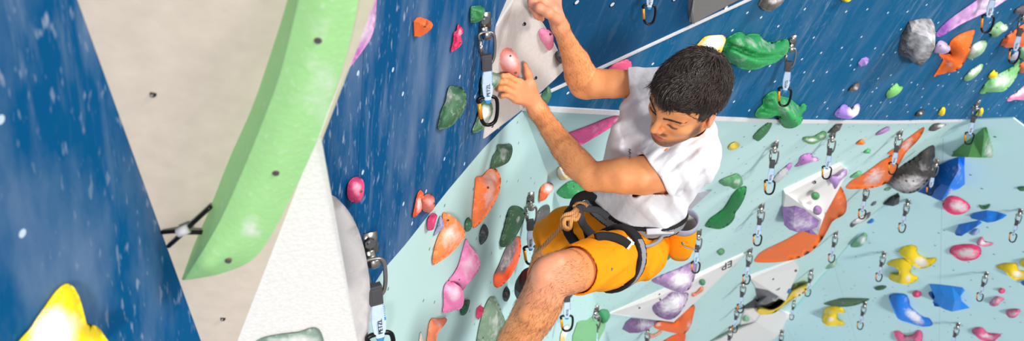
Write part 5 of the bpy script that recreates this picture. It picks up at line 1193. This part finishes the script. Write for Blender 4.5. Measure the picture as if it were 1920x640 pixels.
SO_F = [(cp(1125, 448, 2.80), (70, 90, 40), .0048, .13, 1.4), (cp(1215, 478, 2.72), (80, -70, 20), .0034, .11, 1.2), (cp(1160, 510, 2.62), (30, 95, 30), .0020, .14, 1.6), (cp(1070, 412, 3.02), (75, 80, 0), .0036, .13, 1.2), (cp(1195, 520, 2.74), (110, 40, 0), .0030, .08, .8)]
def crease_s(P): return .6*fan(P, SO_F)
def shorts_solid(P, d): return d+crease_s(P)
def shorts_post(P, d):
    d = shorts_solid(P, d); s = np.maximum(d, -(d+.006))
    s = np.maximum(s, -np.maximum(-((P-hemL0)@axl), legaxL.d(P))); s = np.maximum(s, -np.maximum(-((P-hemR0)@axr), legaxR.d(P)))
    return np.maximum(s, -np.maximum(.05-(P-waist0)@waistn, np.linalg.norm(P-cp(1190, 405, 2.86), axis=1)-.175))
Vo, Fo = mesh_field(shorts_pr, .0033, shorts_post, slack=.04); Vo = relax(Vo, Fo, 2)
t = NT('orange_cotton', .8, .2); g = t.n('ShaderNodeTexCoord').outputs['Object']
t.l(t.mix(t.noise(g, 10, 3), lin((248, 154, 12)), lin((238, 142, 8))), t.b.inputs['Base Color']); t.bump(t.noise(g, 40, 3), .15, .008)
M_shorts = t.m
shorts = sdf_obj('shorts', Vo, Fo, [M_shorts], person, PB)
def sz(x, y, o=.004, pr=None, post=None):
    q_ = march(pr or shorts_pr, x, y, 2.2, 4, post or shorts_solid); return (q_ if q_ else 2.85)-o
def ribbon(mbx, pts, w_, th, m=0, n=6, pr=None, nrm=None):
    """strap lying along picture points (x, y, Z), w_ half width"""
    P = spline([CAM+vdir(*cp(*p)) for p in pts], n)
    for i in range(len(P)-1):
        pass
    V_ = []; F_ = []
    for i, p in enumerate(P):
        tdir = (P[min(i+1, len(P)-1)]-P[max(i-1, 0)]).normalized(); nn = (CAM-p).normalized() if nrm is None else nrm(p)
        s_ = tdir.cross(nn).normalized(); nn = s_.cross(tdir).normalized()
        V_ += [p-s_*w_-nn*th, p+s_*w_-nn*th, p+s_*w_+nn*th, p+s_*w_*.6+nn*th*1.6, p-s_*w_*.6+nn*th*1.6, p-s_*w_+nn*th]
    for i in range(len(P)-1):
        for j in range(6): F_.append((i*6+j, i*6+(j+1) % 6, i*6+6+(j+1) % 6, i*6+6+j))
    F_.append(tuple(range(5, -1, -1))); F_.append(tuple((len(P)-1)*6+j for j in range(6)))
    mbx.add(V_, F_, m)
mb = MB(); x0, y0 = 1147, 505; zq = sz(x0, y0, .001)
mb.add([CAM+vdir(*cp(x0+a, y0+b, zq-.001)) for a, b in ((-2.2, -2.6), (2.4, -1.6), (1.8, 1.6), (-.6, 3.4))]+[CAM+vdir(*cp(x0+a, y0+b, zq+.004)) for a, b in ((-2.2, -2.6), (2.4, -1.6), (1.8, 1.6), (-.6, 3.4))], [(0, 1, 2, 3), (4, 7, 6, 5), (0, 4, 5, 1), (1, 5, 6, 2), (2, 6, 7, 3), (3, 7, 4, 0)])
mb.build('logo', M_black, shorts, PB, False)

# ---- harness (worn, so part of the person)
M_web = plain('harness_charcoal', (72, 74, 80), .8, 0, .2, .1, 200); M_webd = plain('harness_black', (34, 34, 36), .75, 0, .2); M_mesh = plain('harness_grey_mesh', (150, 150, 156), .85, 0, .2, .4, 500)
M_tape = plain('harness_pale_webbing', (196, 196, 202), .8)
hn = empty('harness', PB); hn.parent = person; hn.location = (0, 0, 0)
belt_c = (hemA[0]+hemA[1]*.013, hemA[1])
belt_pr = torso_pr[:2]+shorts_pr[:2]
def belt_post(P, d):
    s = np.abs(d-.006)-.006; return np.maximum(s, np.abs((P-belt_c[0])@belt_c[1]+.002)-.017)
Vb, Fb = mesh_field(belt_pr, .004, belt_post, slack=.05); Vb = relax(Vb, Fb, 1)
hb = np.abs((Vb-belt_c[0])@belt_c[1]+.002); mi = (hb[Fb].mean(1) < .0105).astype(int)
sdf_obj('waist_belt', Vb, Fb, [M_webd, M_mesh], hn, PB, None, mi)
ll0 = cp(1172, 478, 2.70); lln = axl*.92+np.array([0, -.25, 0]); lln /= np.linalg.norm(lln)
loop_pr = [p for p in shorts_pr[2:4]]
def loop_post(P, d):
    s = np.abs(d-.006)-.0055; w_ = np.abs((P-ll0)@lln); return np.maximum(np.maximum(s, w_-.0185), np.linalg.norm(P-cp(1165, 490, 2.74), axis=1)-.19)
Vl, Fl = mesh_field(loop_pr, .004, loop_post, slack=.05); Vl = relax(Vl, Fl, 1)
hb = np.abs((Vl-ll0)@lln); mi = ((hb[Fl].mean(1) < .011) & ((Vl[Fl].mean(1)@np.array([0, 1, 0])) > cp(0, 448, 2.7)[1])).astype(int)
sdf_obj('leg_loop', Vl, Fl, [M_webd, M_mesh], hn, PB, None, mi)
rr0 = cp(1092, 424, 3.04)
def loop_post2(P, d):
    s = np.abs(d-.005)-.0055; return np.maximum(np.maximum(s, np.abs((P-rr0)@axr)-.02), np.linalg.norm(P-rr0, axis=1)-.16)
Vl, Fl = mesh_field(shorts_pr[4:6], .004, loop_post2, slack=.05); sdf_obj('leg_loop', relax(Vl, Fl, 1), Fl, [M_webd], hn, PB)
def hpt(x, y, o=.017): return (x, y, sz(x, y, o))
mb = MB(); ribbon(mb, [(1112, 372, 2.84), (1100, 366, 2.80), (1084, 372, 2.78), (1076, 386, 2.77), (1077, 402, 2.78)], .013, .006, 0); mb.build('front_strap', M_webd, hn, PB)
mb = MB(); ribbon(mb, [(1084, 386, 2.755), (1087, 402, 2.75), (1093, 420, 2.75), (1104, 434, 2.76), (1117, 446, 2.755)], .0115, .0045, 0); mb.build('tie_in_strap', M_web, hn, PB)
mb = MB(); ribbon(mb, [(1086, 389, 2.762), (1102, 392, 2.765), (1122, 395, 2.765), (1140, 408, 2.755)], .0095, .004, 0); mb.build('tie_in_strap', M_web, hn, PB)
mb = MB(); ribbon(mb, [(1093, 424, 2.775), (1098, 440, 2.78), (1101, 455, 2.785)], .005, .003, 0); mb.build('elastic_strap', M_webd, hn, PB)
mb = MB(); ribbon(mb, [hpt(1117, 446), hpt(1130, 443), hpt(1150, 445), hpt(1166, 451), hpt(1178, 460)], .012, .004, 0); mb.build('leg_strap', M_webd, hn, PB)
mb = MB(); x, y = 1178, 456; zz = sz(x, y, .02)
for dx, dy in ((-5, -4), (0, 0), (5, 5)): mb.box(CAM+vdir(*cp(x+dx*.8, y+dy*.8, zz)), vdir(.0085, -.0085, 0), vdir(.0018, .0018, 0), vdir(0, 0, .002))
mb.box(CAM+vdir(*cp(x+4, y-4, zz)), vdir(.0018, -.0018, 0), vdir(.008, .009, 0), vdir(0, 0, .002)); mb.box(CAM+vdir(*cp(x-4, y+4, zz)), vdir(.0018, -.0018, 0), vdir(.008, .009, 0), vdir(0, 0, .002))
mb.build('buckle', M_steel, hn, PB, False)
mb = MB(); ribbon(mb, [(1212, 435, 2.715), (1232, 434, 2.72), (1262, 433, 2.745)], .0085, .0025, 0); mb.build('webbing_tail', M_tape, hn, PB)
M_gear = plain('gear_loop_grey', (140, 142, 148), .6)
mb = MB(); mb.tube(spline([CAM+vdir(*cp(*p)) for p in ((1182, 437, 2.725), (1184, 450, 2.705), (1196, 460, 2.695), (1213, 462, 2.695), (1230, 456, 2.71), (1240, 446, 2.73), (1241, 436, 2.75))], 6), .0052, 10); mb.build('gear_loop', M_gear, hn, PB)
# ---- shoes
M_shoe = plain('shoe_black', (34, 34, 38), .55); M_sole = plain('shoe_sole', (90, 100, 116), .6)
def shoe(ankle, toe, heel_up, sole_n):
    a, b = np.array(ankle), np.array(toe); sn = np.array(sole_n)
    pr = [Cone(a, a+(b-a)*.35-sn*.0, .040, .040, .03), Cone(a+(b-a)*.2+sn*.03, b, .036, .02, .03), Cone(a+sn*.035-(b-a)*.12, a+(b-a)*.4+sn*.045, .03, .032, .03)]
    V_, F_ = mesh_field(pr, .004); V_ = relax(V_, F_, 1); e_ = (V_-a)@sn
    return sdf_obj('climbing_shoe', V_, F_, [M_shoe, M_sole], person, PB, None, (e_[F_].mean(1) > .058).astype(int))
shoe(cp(903, 748, 2.69), cp(846, 780, 2.86), 0, np.array([-.25, .9, .3])/1.0)
shoe(cp(995, 522, 3.63), cp(984, 544, 3.80), 0, np.array([-.35, .85, .1]))
# ---- rope, knot, chalk bag: hung on the harness, things of their own
t = NT('rope_tan', .8, .2); g = t.n('ShaderNodeTexCoord').outputs['Object']
wv_ = t.n('ShaderNodeTexWave'); wv_.inputs['Scale'].default_value = 60; wv_.inputs['Distortion'].default_value = 2; t.l(g, wv_.inputs['Vector'])
t.l(t.mix(wv_.outputs['Fac'], lin((214, 164, 108)), lin((176, 116, 64))), t.b.inputs['Base Color']); M_rope = t.m
RR = .0062
mb = MB()
def K(*pts): return spline([CAM+vdir(*cp(*p)) for p in pts], 8)
mb.tube(K((1080, 392, 2.745), (1072, 400, 2.725), (1060, 404, 2.72), (1054, 412, 2.72), (1056, 424, 2.72), (1064, 430, 2.725), (1069, 424, 2.735), (1064, 416, 2.745), (1056, 416, 2.745), (1054, 424, 2.735), (1040, 440, 2.80), (1022, 459, 2.98), (1002, 480, 3.42), (1000, 500, 3.44), (997, 560, 3.46), (990, 660, 3.5)), RR*1.05, 10)
mb.tube(K((1083, 394, 2.75), (1078, 404, 2.728), (1068, 410, 2.712), (1060, 411, 2.706), (1057, 418, 2.704), (1060, 427, 2.708), (1068, 428, 2.715), (1070, 418, 2.712), (1072, 410, 2.712), (1080, 412, 2.72), (1086, 402, 2.74)), RR, 10)
mb.tube(K((1076, 388, 2.75), (1083, 382, 2.765), (1094, 382, 2.765), (1102, 387, 2.76)), RR*.9, 10)
tag(mb.build('climbing_rope', M_rope, None, CAM+vdir(*cp(1062, 418, 2.73))), 'tan climbing rope knotted to the harness and running to a clipped quickdraw', 'rope')
draw('quickdraw with the climber\'s rope clipped through its carabiner', L, 992, 368, 486, .8, swing=0)
def chalk_bag():
    top, bot = cp(1281, 417, 2.80), cp(1274, 474, 2.91)
    root = empty('chalk_bag', CAM+vdir(*bot)); tag(root, 'orange chalk bag with grey rim hanging behind the climber\'s hip', 'chalk bag')
    ax = top-bot; ln = np.linalg.norm(ax); ax /= ln
    u = np.array([1.0, .15, 0]); u -= ax*(u@ax); u /= np.linalg.norm(u); v = np.cross(ax, u); n = 28
    def ring(tt, r, wob=0): return [bot+ax*ln*tt+(u*math.cos(2*PI*j/n)+v*math.sin(2*PI*j/n))*(r*(1+wob*math.sin(5*2*PI*j/n+tt*5))) for j in range(n)]
    def loft(rings, m_, name, cap0=False, cap1=False):
        V_ = [p for r in rings for p in r]; F_ = []
        for i in range(len(rings)-1):
            for j in range(n): F_.append((i*n+j, i*n+(j+1) % n, (i+1)*n+(j+1) % n, (i+1)*n+j))
        if cap0: F_.append(tuple(range(n-1, -1, -1)))
        if cap1: F_.append(tuple((len(rings)-1)*n+j for j in range(n)))
        return obj(name, to_world(V_), F_, m_, root, CAM+vdir(*bot))
    loft([ring(0, .025), ring(.02, .034, .02), ring(.2, .040, .03), ring(.45, .042, .03), ring(.7, .041, .02), ring(.93, .040)], M_shorts, 'bag_body', True)
    loft([ring(.93, .040), ring(.94, .044), ring(1.0, .0455), ring(1.08, .0445), ring(1.1, .042), ring(1.06, .038), ring(.95, .037)], plain('grey_lilac_rim', (160, 160, 178), .8, 0, .2, .3, 90), 'rim')
    loft([ring(.99, .0385), ring(.85, .036), ring(.6, .034), ring(.35, .030)], plain('white_fleece', (238, 232, 228), .9, 0, .1, .6, 120), 'fleece_lining', False, True)
    mb = MB(); mb.tube(K((1279, 455, 2.80), (1285, 464, 2.79), (1297, 467, 2.81), (1306, 470, 2.84)), .0016, 6); mb.disc(CAM+vdir(*cp(1279, 455, 2.815)), -FV, .005, .012, 8)
    mb.build('drawcord', M_gear, root, CAM+vdir(*bot))
chalk_bag()
# ------------------------------------------------------------------ light
w = bpy.data.worlds.new('hall'); bpy.context.scene.world = w; w.use_nodes = True
bg = w.node_tree.nodes['Background']; bg.inputs['Color'].default_value = (.98, .99, 1.0, 1); bg.inputs['Strength'].default_value = .52
def area(name, loc, target, size, power, col=(1, 1, 1)):
    l = bpy.data.lights.new(name, 'AREA'); l.shape = 'RECTANGLE'; l.size, l.size_y = size; l.energy = power; l.color = col
    o = bpy.data.objects.new(name, l); C.objects.link(o); o.location = loc
    o.rotation_euler = (Vector(target)-Vector(loc)).to_track_quat('-Z', 'Y').to_euler(); return o
def sun(name, d, e, ang, col):
    l = bpy.data.lights.new(name, 'SUN'); l.energy = e; l.angle = math.radians(ang); l.color = col
    o = bpy.data.objects.new(name, l); C.objects.link(o); o.location = CAM-d*6; o.rotation_euler = d.to_track_quat('-Z', 'Y').to_euler()
sun('hall_windows', vdir(-.15, -.20, .96), 2.4, 7, (1, .985, .96))
sun('side_windows', vdir(-.72, .42, .55), 2.5, 14, (1, .98, .95))
vs_ = bpy.context.scene.view_settings; vs_.view_transform = 'Standard'; vs_.look = 'None'; vs_.exposure = 0.0; vs_.gamma = 1; vs_.use_curve_mapping = False
